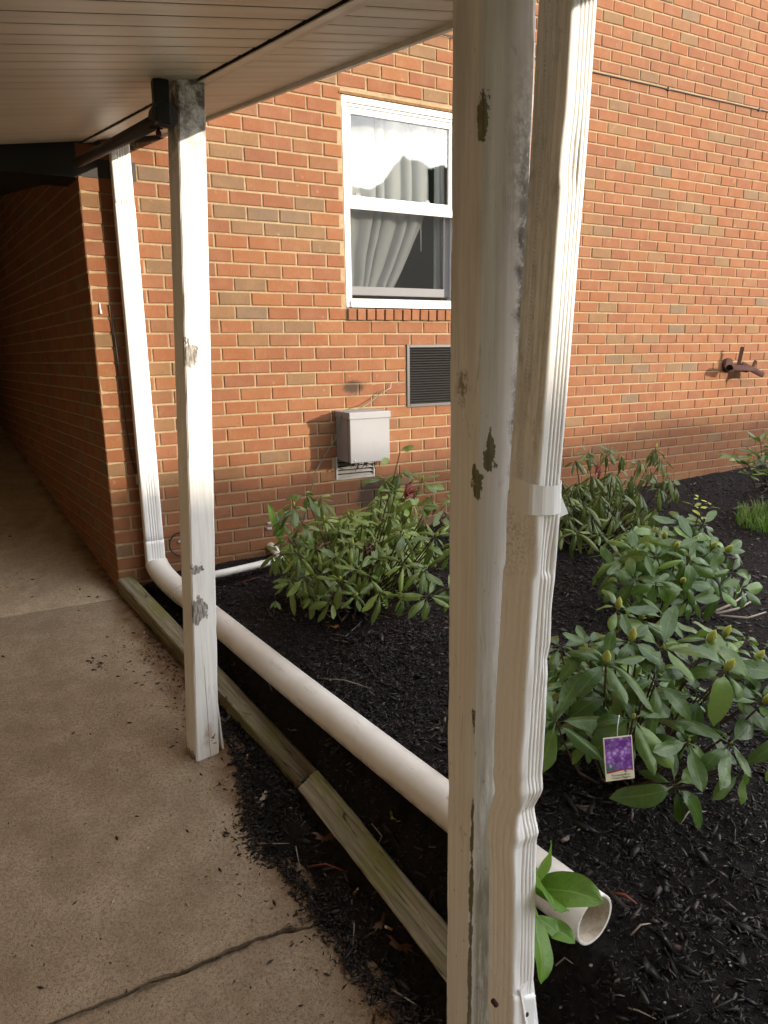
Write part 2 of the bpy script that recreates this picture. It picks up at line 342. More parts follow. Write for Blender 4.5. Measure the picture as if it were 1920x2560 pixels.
def m_concrete():
    t = NT('concrete_walk', 0.9, 0.25); p = t.pos(); x, y, z = t.sep(p)
    tint = t.attr('tint')
    n = t.noise(p, 4.5, 8, 0.75); f = t.noise(p, 95, 5, 0.8); ag = t.voro(p, 170, out='Color')
    c = t.mix(t.ramp(n, 0.3, 0.72), (0.285, 0.215, 0.145), (0.42, 0.335, 0.24))
    c = t.mix(t.ramp(f, 0.42, 0.68, 0, 0.75), c, (0.16, 0.115, 0.078))
    sp = t.ramp(t.voro(p, 170), 0.12, 0.32, 1, 0)
    agg = t.sep(ag)
    c = t.mix(t.mul(sp, t.ramp(agg[0], 0.68, 0.75), 0.8), c, (0.48, 0.40, 0.31))
    c = t.mix(t.mul(sp, t.ramp(agg[1], 0.70, 0.76), 0.8), c, (0.085, 0.06, 0.045))
    c = t.mix(1.0, c, tint, 'MULTIPLY')
    # tannin stain washed out of the mulch along the bed edge: distance to the line x = 0.20 - 0.09*(y+2.2)
    e = t.math('SUBTRACT', t.math('SUBTRACT', 0.19, t.mul(t.math('ADD', y, 2.2), 0.10)), x)
    e = t.math('ADD', e, t.mul(t.math('SUBTRACT', t.noise(p, 6, 4), 0.5), 0.16))
    band = t.mul(t.ramp(e, -0.02, 0.11, 1, 0), t.ramp(t.noise(p, 11, 5, 0.7), 0.3, 0.6, 0.45, 1.0))
    c = t.mix(t.mul(band, 0.88), c, (0.120, 0.060, 0.022))
    spot = t.mul(t.ramp(t.noise(p, 2.1, 7, 0.72), 0.5, 0.7), 0.38)
    c = t.mix(spot, c, (0.19, 0.13, 0.09))
    crack = t.mul(t.ramp(t.math('ABSOLUTE', t.math('ADD', t.math('ADD', y, 2.505), t.mul(t.math('SUBTRACT', t.noise(p, 7, 3), 0.5), 0.03))), 0.0, 0.035, 1, 0), t.ramp(t.noise(p, 9, 5, 0.7), 0.42, 0.6))
    core = t.ramp(t.math('ABSOLUTE', t.math('ADD', t.math('ADD', y, 2.503), t.mul(t.math('SUBTRACT', t.noise(p, 24, 4, 0.7), 0.5), 0.030))), 0.003, 0.016, 1, 0)
    c = t.mix(t.mul(crack, 0.5), c, (0.09, 0.055, 0.03))
    c = t.mix(t.mul(core, t.ramp(x, -0.8, -0.1, 0.25, 0.8), t.ramp(t.noise(p, 22, 4, 0.7), 0.35, 0.6)), c, (0.045, 0.028, 0.015))
    t.bump(t.math('ADD', f, t.mul(sp, 0.5)), 1.0, 0.005)
    return t.fin(c)
def m_simple(name, col, rough=0.6, spec=0.5, var=0.25, scale=20, metallic=0.0, bump=0.0, dark=0.5):
    t = NT(name, rough, spec); p = t.pos(); n = t.noise(p, scale, 5, 0.65)
    c = t.mix(t.ramp(n, 0.35, 0.75, 0, var), col, tuple(k*dark for k in col))
    t.b.inputs['Metallic'].default_value = metallic
    if bump: t.bump(t.noise(p, scale*4, 3), bump, 0.003)
    return t.fin(c)
def m_tint(name, rough=0.6, spec=0.4, var=0.4, scale=40):
    t = NT(name, rough, spec); p = t.pos(); n = t.noise(p, scale, 4, 0.6)
    c = t.mix(t.ramp(n, 0.3, 0.75, 0, var), t.attr('tint'), (0.008, 0.006, 0.005))
    return t.fin(c)
def m_leaf(name, c0, c1, rib, rough=0.3, trans=0.22):
    t = NT(name, rough, 0.5)
    rnd = t.n('ShaderNodeObjectInfo').outputs['Random']
    a = t.sep(t.attr('lf'))
    p = t.pos()
    c = t.mix(rnd, c0, c1)
    c = t.mix(t.ramp(t.noise(p, 45, 4, 0.6), 0.35, 0.7, 0, 0.45), c, tuple(k*0.55 for k in c0))
    vein = t.mul(t.ramp(t.math('SINE', t.math('ADD', t.mul(a[0], 62.0), t.mul(a[1], -16.0))), 0.72, 1.0), 0.10)
    c = t.mix(t.mul(t.ramp(rnd, 0.80, 0.95), 0.55), c, tuple(min(1, k*1.6+0.015) for k in c1))
    c = t.mix(t.mul(t.ramp(t.noise(p, 75, 5, 0.75), 0.62, 0.70), 0.6), c, (0.07, 0.05, 0.015))
    c = t.mix(vein, c, rib)
    c = t.mix(t.ramp(a[1], 0.02, 0.075, 0.6, 0), c, rib)
    bf = t.n('ShaderNodeNewGeometry').outputs['Backfacing']
    c = t.mix(t.mul(bf, 0.7), c, tuple(min(1, k*1.5+0.02) for k in c1))
    drop = t.mul(t.ramp(t.voro(p, 210), 0.08, 0.26, 1, 0), t.ramp(t.noise(p, 34, 3), 0.50, 0.58))
    t.bump(t.math('ADD', t.math('ADD', t.mul(vein, -2.0), t.mul(t.noise(p, 60, 3), 1.3)), t.mul(drop, 2.2)), 0.42, 0.0025)
    t.set(t.b.inputs['Base Color'], c)
    t.set(t.b.inputs['Roughness'], t.ramp(drop, 0.0, 0.5, rough, 0.08))
    tr = t.n('ShaderNodeBsdfTranslucent'); t.set(tr.inputs['Color'], t.mix(0.5, c, (0.12, 0.20, 0.02)))
    ms = t.n('ShaderNodeMixShader'); ms.inputs[0].default_value = trans
    t.t.links.new(t.b.outputs[0], ms.inputs[1]); t.t.links.new(tr.outputs[0], ms.inputs[2]); t.t.links.new(ms.outputs[0], t.out.inputs['Surface'])
    return t.m
def m_timber():
    t = NT('weathered_timber', 0.85, 0.25); o = t.obj()
    g = t.noise(t.map(o, (2.2, 60, 60)), 1.0, 5, 0.65, 0.3)
    c = t.mix(t.ramp(g, 0.3, 0.72), (0.12, 0.10, 0.065), (0.31, 0.27, 0.185))
    alg = t.ramp(t.noise(t.map(o, (3.2, 9, 9)), 1.0, 4, 0.6), 0.42, 0.66, 0, 0.75)
    c = t.mix(alg, c, (0.15, 0.145, 0.035))
    cr = t.mul(t.ramp(t.voro(t.map(o, (2.0, 45, 45)), 1.0, 'DISTANCE_TO_EDGE'), 0.0, 0.035, 1, 0), t.ramp(t.noise(o, 6, 3), 0.46, 0.58))
    c = t.mix(t.mul(cr, 0.9), c, (0.03, 0.024, 0.016))
    t.bump(t.math('ADD', g, t.mul(cr, -1.2)), 0.8, 0.006)
    return t.fin(c)
def m_soffit():
    t = NT('vinyl_soffit', 0.45, 0.4); p = t.pos()
    n = t.noise(t.map(p, (1.2, 14, 1.2)), 1.0, 4, 0.6)
    c = t.mix(t.ramp(n, 0.35, 0.75, 0, 0.6), (0.66, 0.60, 0.51), (0.50, 0.44, 0.35))
    d = t.mul(t.near(p, (0.13, -1.75, 2.2), 0.05, 0.35), 0.55)
    c = t.mix(d, c, (0.34, 0.33, 0.25))
    return t.fin(c)
def m_glass():
    t = NT('window_glass', 0.0, 0.5)
    gl = t.n('ShaderNodeBsdfGlossy'); gl.inputs['Roughness'].default_value = 0.02; gl.inputs['Color'].default_value = (1, 1, 1, 1)
    tr = t.n('ShaderNodeBsdfTransparent'); tr.inputs['Color'].default_value = (0.93, 0.935, 0.935, 1)
    fr = t.n('ShaderNodeFresnel'); fr.inputs['IOR'].default_value = 1.5
    ms = t.n('ShaderNodeMixShader'); t.t.links.new(fr.outputs[0], ms.inputs[0]); t.t.links.new(tr.outputs[0], ms.inputs[1]); t.t.links.new(gl.outputs[0], ms.inputs[2])
    t.t.links.new(ms.outputs[0], t.out.inputs['Surface']); return t.m
def m_screen():
    t = NT('insect_screen', 0.7, 0.3)
    d = t.n('ShaderNodeBsdfDiffuse'); d.inputs['Color'].default_value = (0.05, 0.05, 0.052, 1)
    tr = t.n('ShaderNodeBsdfTransparent'); ms = t.n('ShaderNodeMixShader'); ms.inputs[0].default_value = 0.27
    t.t.links.new(tr.outputs[0], ms.inputs[1]); t.t.links.new(d.outputs[0], ms.inputs[2]); t.t.links.new(ms.outputs[0], t.out.inputs['Surface']); return t.m
def m_curtain():
    t = NT('sheer_fabric', 0.8, 0.2); p = t.pos()
    w = t.ramp(t.noise(t.map(p, (400, 1, 400)), 1, 2), 0.3, 0.7)
    t.set(t.b.inputs['Base Color'], t.mix(w, (0.70, 0.73, 0.72), (0.80, 0.82, 0.81)))
    tr = t.n('ShaderNodeBsdfTranslucent'); tr.inputs['Color'].default_value = (0.7, 0.72, 0.7, 1)
    ms = t.n('ShaderNodeMixShader'); ms.inputs[0].default_value = 0.3
    t.t.links.new(t.b.outputs[0], ms.inputs[1]); t.t.links.new(tr.outputs[0], ms.inputs[2]); t.t.links.new(ms.outputs[0], t.out.inputs['Surface']); return t.m
def m_mulch():
    t = NT('mulch_soil', 0.9, 0.12); p = t.pos()
    n = t.noise(p, 45, 6, 0.7); n2 = t.noise(t.map(p, (1, 1, 1)), 160, 4, 0.7)
    c = t.mix(t.ramp(n, 0.3, 0.75), (0.006, 0.005, 0.005), (0.024, 0.019, 0.017))
    t.bump(t.math('ADD', n, t.mul(n2, 0.6)), 1.0, 0.012)
    return t.fin(c)
def m_flower():
    """printed flower picture on the plant tag: object space x across, z up"""
    t = NT('tag_print', 0.25, 0.5); o = t.obj(); x, y, z = t.sep(o)
    col = t.voro(t.map(o, (1, 0.0, 1)), 95, out='Color'); d = t.voro(t.map(o, (1, 0, 1)), 95)
    s = t.sep(col)
    c = t.mix(s[0], (0.14, 0.03, 0.30), (0.50, 0.30, 0.72))
    c = t.mix(t.ramp(d, 0.25, 0.6, 0, 0.7), c, (0.10, 0.02, 0.16))
    g = t.mul(t.near(o, (-0.022, 0, 0.036), 0.006, 0.016), t.ramp(s[1], 0.3, 0.5))
    c = t.mix(g, c, (0.03, 0.14, 0.07))
    band = t.math('ADD', 0.0255, t.mul(t.math('SINE', t.mul(t.math('ADD', x, 0.01), 70.0)), 0.0022))
    c = t.mix(t.ramp(t.math('SUBTRACT', z, band), 0.0, 0.0006, 1, 0), c, (0.26, 0.03, 0.025))
    band2 = t.math('SUBTRACT', band, 0.0035)
    c = t.mix(t.ramp(t.math('SUBTRACT', z, band2), 0.0, 0.0006, 1, 0), c, (0.62, 0.58, 0.42))
    return t.fin(c)

MAT = {}
def setup_mats():
    M = MAT
    M['brick'] = m_brick(); M['mortar'] = m_mortar(); M['post1'] = m_post_near(); M['post2'] = m_post_far()
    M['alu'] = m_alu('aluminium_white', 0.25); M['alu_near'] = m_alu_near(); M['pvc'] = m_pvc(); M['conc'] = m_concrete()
    M['vinyl'] = m_simple('white_vinyl', (0.80, 0.80, 0.80), 0.35, 0.5, 0.12, 12)
    M['soffit'] = m_soffit(); M['trim'] = m_simple('soffit_trim', (0.60, 0.54, 0.45), 0.45, 0.4, 0.4, 9)
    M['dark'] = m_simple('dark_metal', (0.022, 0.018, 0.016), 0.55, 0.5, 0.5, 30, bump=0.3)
    M['rust'] = m_simple('rusty_metal', (0.055, 0.020, 0.014), 0.8, 0.3, 0.7, 60, bump=0.5)
    M['lintel'] = m_simple('rusty_lintel', (0.20, 0.10, 0.035), 0.85, 0.3, 0.9, 45, bump=0.5, dark=0.3)
    M['steel'] = m_simple('grey_painted_steel', (0.235, 0.235, 0.245), 0.5, 0.5, 0.15, 6)
    M['bronze'] = m_simple('bronze_louver', (0.036, 0.033, 0.032), 0.42, 0.5, 0.5, 60)
    M['zinc'] = m_simple('zinc_grille', (0.42, 0.40, 0.38), 0.5, 0.5, 0.4, 30)
    M['black'] = m_simple('black_rubber', (0.012, 0.012, 0.012), 0.5, 0.4, 0.2, 30)
    M['green_wire'] = m_simple('green_wire', (0.10, 0.17, 0.12), 0.5, 0.4, 0.5, 40)
    M['grey_wire'] = m_simple('grey_wire', (0.30, 0.27, 0.22), 0.6, 0.4, 0.5, 40)
    M['teal'] = m_simple('teal_wire', (0.02, 0.30, 0.25), 0.5, 0.4, 0.2, 40)
    M['glass'] = m_glass(); M['screen'] = m_screen(); M['curtain'] = m_curtain()
    M['room'] = m_simple('unlit_room', (0.10, 0.10, 0.10), 0.9, 0.2, 0.1, 3)
    M['mulch'] = m_mulch(); M['chip'] = m_tint('mulch_chips', 0.5, 0.35, 0.6, 120)
    M['timber'] = m_timber()
    M['leaf_d'] = m_leaf('glossy_leaf', (0.036, 0.088, 0.013), (0.088, 0.150, 0.022), (0.16, 0.21, 0.05), 0.33, 0.24)
    M['leaf_a'] = m_leaf('drooping_leaf', (0.050, 0.095, 0.016), (0.135, 0.185, 0.028), (0.25, 0.27, 0.08), 0.36, 0.24)
    M['leaf_b'] = m_leaf('dull_leaf', (0.038, 0.066, 0.018), (0.105, 0.135, 0.026), (0.20, 0.22, 0.07), 0.38, 0.22)
    M['leaf_y'] = m_leaf('yellow_leaf', (0.22, 0.26, 0.03), (0.34, 0.36, 0.05), (0.40, 0.40, 0.12), 0.4, 0.35)
    M['weed'] = m_leaf('weed_leaf', (0.085, 0.20, 0.015), (0.13, 0.25, 0.02), (0.25, 0.36, 0.09), 0.45, 0.35)
    M['bud'] = m_simple('flower_bud', (0.34, 0.36, 0.07), 0.45, 0.4, 0.5, 60)
    M['deadleaf'] = m_simple('dead_leaf', (0.085, 0.042, 0.022), 0.7, 0.3, 0.6, 60)
    M['redleaf'] = m_simple('red_leaf', (0.15, 0.03, 0.02), 0.6, 0.3, 0.5, 60)
    M['stem'] = m_simple('woody_stem', (0.075, 0.042, 0.026), 0.8, 0.3, 0.6, 60, bump=0.4)
    M['twig'] = m_simple('dry_twig', (0.30, 0.25, 0.20), 0.8, 0.3, 0.6, 80)
    M['twigred'] = m_simple('red_twig', (0.20, 0.05, 0.03), 0.7, 0.3, 0.5, 80)
    M['grass'] = m_tint('grass_blades', 0.5, 0.4, 0.3, 60)
    M['tagprint'] = m_flower(); M['tagcard'] = m_simple('tag_card', (0.66, 0.62, 0.46), 0.3, 0.5, 0.05, 20)
    M['ink'] = m_simple('dark_ink', (0.05, 0.05, 0.04), 0.6, 0.3, 0.1, 20)
    M['blue'] = m_simple('logo_blue', (0.03, 0.06, 0.40), 0.4, 0.4, 0.05, 20); M['gold'] = m_simple('logo_gold', (0.6, 0.45, 0.05), 0.4, 0.4, 0.05, 20)
    M['filter'] = m_simple('filter_paper', (0.36, 0.16, 0.03), 0.7, 0.3, 0.3, 90); M['paper'] = m_simple('white_paper', (0.66, 0.62, 0.55), 0.7, 0.3, 0.3, 90)
    M['stone'] = m_simple('pebble', (0.20, 0.18, 0.16), 0.8, 0.3, 0.5, 60)
    M['field'] = m_simple('field_grass', (0.10, 0.105, 0.06), 0.9, 0.2, 0.5, 0.6)
    M['tree'] = m_simple('tree_foliage', (0.045, 0.055, 0.03), 0.9, 0.2, 0.6, 1.4, bump=0.6)
    M['deck'] = m_simple('roof_deck', (0.03, 0.026, 0.022), 0.8, 0.3, 0.4, 5)
setup_mats()

# ------------------------------------------------------------------ ground, sidewalk, mulch bed
def walk_z(y):
    return -0.045+0.15*y if y > -4.7 else -0.75
XE = [(0.3, 0.02), (0.0, -0.01), (-0.5, 0.06), (-1.0, 0.115), (-1.45, 0.185), (-1.69, 0.20), (-1.9, 0.19), (-2.05, 0.145), (-2.2, 0.14), (-2.30, 0.20), (-2.5, 0.24),
      (-2.7, 0.25), (-2.9, 0.315), (-3.1, 0.33), (-3.6, 0.36), (-5, 0.42), (-9, 0.6)]
def xe(y):
    for (ya, xa), (yb, xb) in zip(XE, XE[1:]):
        if y <= ya and y >= yb: return xa+(xb-xa)*(ya-y)/(ya-yb)
    return XE[0][1] if y > 0 else XE[-1][1]
def bed_z(x, y):
    return -0.085+0.033*max(0, x)+0.10*math.exp(-abs(y)/0.3)
def ground_z(x, y, rough=True):
    w = walk_z(y)-0.035
    d = x-xe(y)
    if rough: d += 0.045*MN.noise((x*6, y*6, 3.1)) + 0.02*MN.noise((x*21, y*21, 1.7))
    t = sstep(-0.10, 0.0, d)
    t2 = sstep(0.0, 0.34, d)
    h = w-0.03 + t*0.055 + t2*(bed_z(x, y)-(w+0.025))
    if rough: h += (0.016*MN.noise((x*5, y*5, 2))+0.012*MN.noise((x*9, y*9, 0))+0.007*MN.noise((x*27, y*27, 5)))*t
    for ax, ay, az, bx, by, bz, hw, dz in CLAMP:
        lx, ly = bx-ax, by-ay; L2 = lx*lx+ly*ly; q = ((x-ax)*lx+(y-ay)*ly)/L2
        if -0.05 < q < 1.03:
            d_ = abs((x-ax)*ly-(y-ay)*lx)/math.sqrt(L2); cap = az+(bz-az)*q-dz
            if d_ < hw+0.05 and h > cap:
                k = sstep(hw+0.05, hw, d_); h += (cap-h)*k
    return h

def _tp(u, v, h): return on(u, v, (0, -0.15, 1), -0.045+h)
TIM1 = (_tp(292.6, 1448, 0.085), _tp(748, 1945, 0.085), _tp(333, 1439, 0.085), _tp(806, 1936, 0.085))
TIM2 = (_tp(747, 1968, 0.15), _tp(1150, 2492, 0.17), _tp(789, 1926, 0.19), _tp(1160, 2372, 0.22))
CLAMP = []
for L0_, L1_, R0_, R1_ in (TIM1, TIM2):
    a_ = (L0_+R0_)/2; b_ = (L1_+R1_)/2; CLAMP.append((*a_, *b_, 0.035, 0.035))
    CLAMP.append((*(L0_-(R0_-L0_)*0.35), *(L1_-(R1_-L1_)*0.35), 0.02, 0.055))
CLAMP.append((0.275, -0.25, 0.011, 0.635, -3.261, -0.011, 0.035, 0.069))
CLAMP.append((0.635, -3.261, -0.011, 0.655, -3.42, -0.012, 0.06, 0.078))
def make_bed():
    xs = np.concatenate([np.arange(0.0, 1.6, 0.022), np.arange(1.6, 3.4, 0.05), np.arange(3.4, 9.01, 0.12)])
    ys = np.concatenate([np.arange(-7.0, -3.7, 0.15), np.arange(-3.7, 0.001, 0.025), [0.06]])
    vs = []; fs = []
    for y in ys:
        for x in xs:
            z = ground_z(x, y)
            if y < -5.5: z -= (-5.5-y)*0.5
            vs.append((x-0.12 if x < 0.001 else x, y, z))
    nx = len(xs)
    for j in range(len(ys)-1):
        for i in range(nx-1): fs.append((j*nx+i, j*nx+i+1, (j+1)*nx+i+1, (j+1)*nx+i))
    mb = MB(); mb.add(vs, fs, smooth=True)
    tag(mb.build('mulch_bed', MAT['mulch']), kind='structure', label='bed of black shredded mulch beside the walkway')
    # field to the horizon
    m2 = MB()
    n = 48; vs = [(0, 0, -0.95)]; fs = []
    for rr in (3, 12, 60, 600):
        for k in range(n):
            a = 2*math.pi*k/n; vs.append((rr*math.cos(a), rr*math.sin(a)-2, -0.95))
    for k in range(n): fs.append((0, 1+k, 1+(k+1) % n))
    for r_ in range(3):
        for k in range(n): fs.append((1+r_*n+k, 1+(r_+1)*n+k, 1+(r_+1)*n+(k+1) % n, 1+r_*n+(k+1) % n))
    m2.add(vs, fs); tag(m2.build('ground', MAT['field']), kind='structure', label='open ground around the building')
make_bed()

def make_walk():
    root = tag(link(bpy.data.objects.new('sidewalk', None)), 'worn tan concrete walkway sloping up into the passage', kind='structure')
    CR = [(-2.2, -2.51), (-1.2, -2.48), (-0.9, -2.492), (-0.75, -2.499), (-0.558, -2.496), (-0.442, -2.498), (-0.348, -2.500), (-0.30, -2.489), (-0.269, -2.494), (-0.193, -2.509), (-0.15, -2.499), (-0.108, -2.503), (-0.07, -2.494),
          (-0.035, -2.500), (0.017, -2.494), (0.05, -2.504), (0.093, -2.501), (0.14, -2.517), (0.176, -2.525), (0.23, -2.527), (0.6, -2.52)]
    def gap(x): return 0.004+0.009*abs(MN.noise((x*6, 2, 0)))+0.007*abs(MN.noise((x*31, 2, 6)))+0.013*sstep(-0.75, -0.05, x)*(0.6+0.7*MN.noise((x*13, 5, 1)))
    def slab(ya_fn, yb_fn, tint, x0=-2.2, x1=0.50, xs=None, rows=24):
        mb = MB(); xs = xs or [x0+(x1-x0)*i/54 for i in range(55)]
        vs = []; fs = []
        for i, x in enumerate(xs):
            a = ya_fn(x); b = yb_fn(x)
            for j in range(rows+1):
                t = j/rows; y = a+(b-a)*t
                ed = min(t, 1-t)*abs(b-a)
                z = walk_z(y) - 0.006*math.exp(-ed/0.006) + 0.0012*MN.noise((x*4, y*4, 0))
                vs.append((x, y, z))
        m = rows+1
        for i in range(len(xs)-1):
            for j in range(rows): fs.append((i*m+j, i*m+j+1, (i+1)*m+j+1, (i+1)*m+j))
        mb.add(vs, fs, tint, True)
        vs = []; fs = []
        for x in xs:
            for y in (ya_fn(x), yb_fn(x)): vs += [(x, y, walk_z(y)-0.006), (x, y, walk_z(y)-0.12)]
        for i in range(len(xs)-1):
            k = i*4; q = k+4
            fs += [(k, k+1, q+1, q), (k+2, q+2, q+3, k+3), (k+1, k+3, q+3, q+1)]
        fs += [(0, 2, 3, 1)]; k = (len(xs)-1)*4; fs += [(k, k+1, k+3, k+2)]
        mb.add(vs, fs, tint)
        return mb
    xs = sorted(set([round(-2.2+i*0.02, 3) for i in range(136)]))
    def crk(x):
        for (xa, ya), (xb, yb) in zip(CR, CR[1:]):
            if xa <= x <= xb: y = ya+(yb-ya)*(x-xa)/(xb-xa); break
        else: y = -2.52
        return y + 0.004*MN.noise((x*30, 0, 4))
    jn = lambda x: -0.075+0.0012*MN.noise((x*9, 1, 1))
    slab(lambda x: -4.7, lambda x: crk(x)-gap(x)*0.5, (0.99, 0.97, 0.94), xs=xs, rows=30).build('concrete_slab', MAT['conc'], root)
    slab(lambda x: crk(x)+gap(x)*0.5, lambda x: jn(x)-0.004, (1.0, 0.98, 0.95), xs=xs, rows=30).build('concrete_slab', MAT['conc'], root)
    o = slab(lambda x: jn(x)+0.003, lambda x: 9.0, (1.5, 1.52, 1.5), x0=-3.4, x1=0.02, rows=40).build('concrete_slab', MAT['conc'], root)  # pale concrete, tint raised further to imitate brighter light at the passage mouth
    o['label'] = 'paler smoother slab running into the passage'
    mb = MB(); mb.hexa([(-2.2, -4.7, -0.95), (0.5, -4.7, -0.95), (0.02, 9, -0.3), (-3.4, 9, -0.3), (-2.2, -4.7, walk_z(-4.69)-0.025), (0.5, -4.7, walk_z(-4.69)-0.025), (0.02, 9, walk_z(9)-0.025), (-3.4, 9, walk_z(9)-0.025)])
    mb.build('base_soil', MAT['mulch'], root)
    # lower walk behind the viewpoint
    m3 = MB(); m3.box((-2.2, -9, -0.95), (0.5, -4.703, -0.75), (0.99, 0.97, 0.94)); m3.build('concrete_slab', MAT['conc'], root)
make_walk()

# mulch chips, one mass
def make_chips():
    pts = []
    def scatter(n, x0, x1, y0, y1, smin, smax):
        k = 0
        while k < n:
            x = R.uniform(x0, x1); y = R.uniform(y0, y1)
            d = x-xe(y)
            if d < -0.03: continue
            if y > -0.02: continue
            if y > -3.30 and abs(x-(0.353+(-0.9-y)*0.1194)) < 0.05: continue
            if any(abs(((x-c[0])*(c[4]-c[1])-(y-c[1])*(c[3]-c[0]))/math.hypot(c[3]-c[0], c[4]-c[1])) < 0.045 and min(c[1], c[4]) < y < max(c[1], c[4]) for c in (CLAMP[0], CLAMP[2])) and R.random() < 0.86: continue
            if d < 0.0 and R.random() < 0.6: continue
            pts.append((x, y, R.uniform(smin, smax))); k += 1
    scatter(36000, 0.12, 1.9, -3.75, -1.3, 0.004, 0.022)
    scatter(1900, 0.12, 1.9, -3.75, -1.3, 0.020, 0.050)
    scatter(420, 0.12, 1.9, -3.75, -1.3, 0.030, 0.075)
    scatter(18000, 0.05, 2.6, -2.2, -0.02, 0.008, 0.030)
    scatter(15000, 1.6, 6.6, -3.2, -0.02, 0.012, 0.04)
    for i in range(5200):
        y = R.uniform(-3.7, -1.45); x = xe(y)+R.gauss(0.0, 0.026)+0.0
        if -1.78 < y < -1.5 and x < 0.19: continue
        pts.append((x, y, R.uniform(0.006, 0.026)))
    for i in range(380):
        y = R.uniform(-3.7, -0.6); pts.append((xe(y)-abs(R.gauss(0, 0.10)), y, R.uniform(0.004, 0.016)))
    n = len(pts)
    P = np.array([(x, y, max(ground_z(x, y), walk_z(y)+0.001 if x < xe(y)+0.02 and y > -4.6 else -9)) for x, y, s in pts]); S = np.array([s for *_, s in pts])
    P[:, 2] += NR.uniform(-0.002, 0.016, n)*np.where(P[:, 0] < 0.15, 0.3, 1.0)
    yaw = NR.uniform(0, 2*np.pi, n); pit = NR.normal(0, 0.32, n); rol = NR.uniform(0, np.pi, n)
    a = np.stack([np.cos(yaw)*np.cos(pit), np.sin(yaw)*np.cos(pit), np.sin(pit)], 1)
    b = np.stack([-np.sin(yaw), np.cos(yaw), np.zeros(n)], 1); c = np.cross(a, b)
    b2 = b*np.cos(rol)[:, None]+c*np.sin(rol)[:, None]; c2 = -b*np.sin(rol)[:, None]+c*np.cos(rol)[:, None]
    L = S*NR.uniform(0.5, 1.5, n); Wd = S*NR.uniform(0.12, 0.5, n); T = S*NR.uniform(0.05, 0.14, n)
    V = np.zeros((n, 8, 3))
    q = [(-1, -.6, 0), (-1, .5, .4), (-.9, 0, -1), (-0.1, -1, .3), (0, 1, 0), (1, -.4, .2), (.9, .5, -.4), (0.1, .1, 1.1)]
    for k, (u, v, w) in enumerate(q):
        j = NR.uniform(0.7, 1.25, (n, 3))
        V[:, k] = P + a*(u*L*0.5*j[:, 0])[:, None] + b2*(v*Wd*0.5*j[:, 1])[:, None] + c2*(w*T*0.8*j[:, 2])[:, None]
    F = np.array([(0, 3, 7), (0, 7, 1), (1, 7, 4), (3, 5, 7), (7, 5, 6), (7, 6, 4), (0, 2, 3), (1, 4, 2), (0, 1, 2), (2, 4, 6), (2, 6, 5), (2, 5, 3)])
    faces = (F[None]+(np.arange(n)*8)[:, None, None]).reshape(-1, 3)
    me = bpy.data.meshes.new('mulch_chips')
    me.vertices.add(n*8); me.vertices.foreach_set('co', V.ravel())
    me.loops.add(len(faces)*3); me.loops.foreach_set('vertex_index', faces.ravel().astype(np.int32))
    me.polygons.add(len(faces)); me.polygons.foreach_set('loop_start', np.arange(len(faces), dtype=np.int32)*3)
    r = NR.random(n); br = 0.006+0.042*NR.random(n)**2.6
    col = np.stack([br*1.05, br*0.86, br*0.78], 1)
    pv = np.array([MN.noise((x*1.9, y*1.9, 3.0)) for x, y, s_ in pts]); col *= (1+np.clip(pv, -0.4, 0.8)*1.3)[:, None]; col[:, 0] *= 1+0.35*np.clip(pv, 0, 1)
    m = r > 0.955; col[m] = np.stack([0.09+0.12*NR.random(m.sum())]*3, 1)*np.array([1, 0.85, 0.72])
    m = (r > 0.93) & (r < 0.955); col[m] = np.array([0.075, 0.034, 0.022])
    col = np.concatenate([col, np.ones((n, 1))], 1)
    at_ = me.color_attributes.new('tint', 'FLOAT_COLOR', 'CORNER'); at_.data.foreach_set('color', np.repeat(col, 36, axis=0).astype(np.float32).ravel())
    me.materials.append(MAT['chip']); me.update(); me.validate()
    o = link(bpy.data.objects.new('mulch_chips', me)); tag(o, 'loose shredded black bark chips over the bed', 'mulch', kind='stuff')
make_chips()

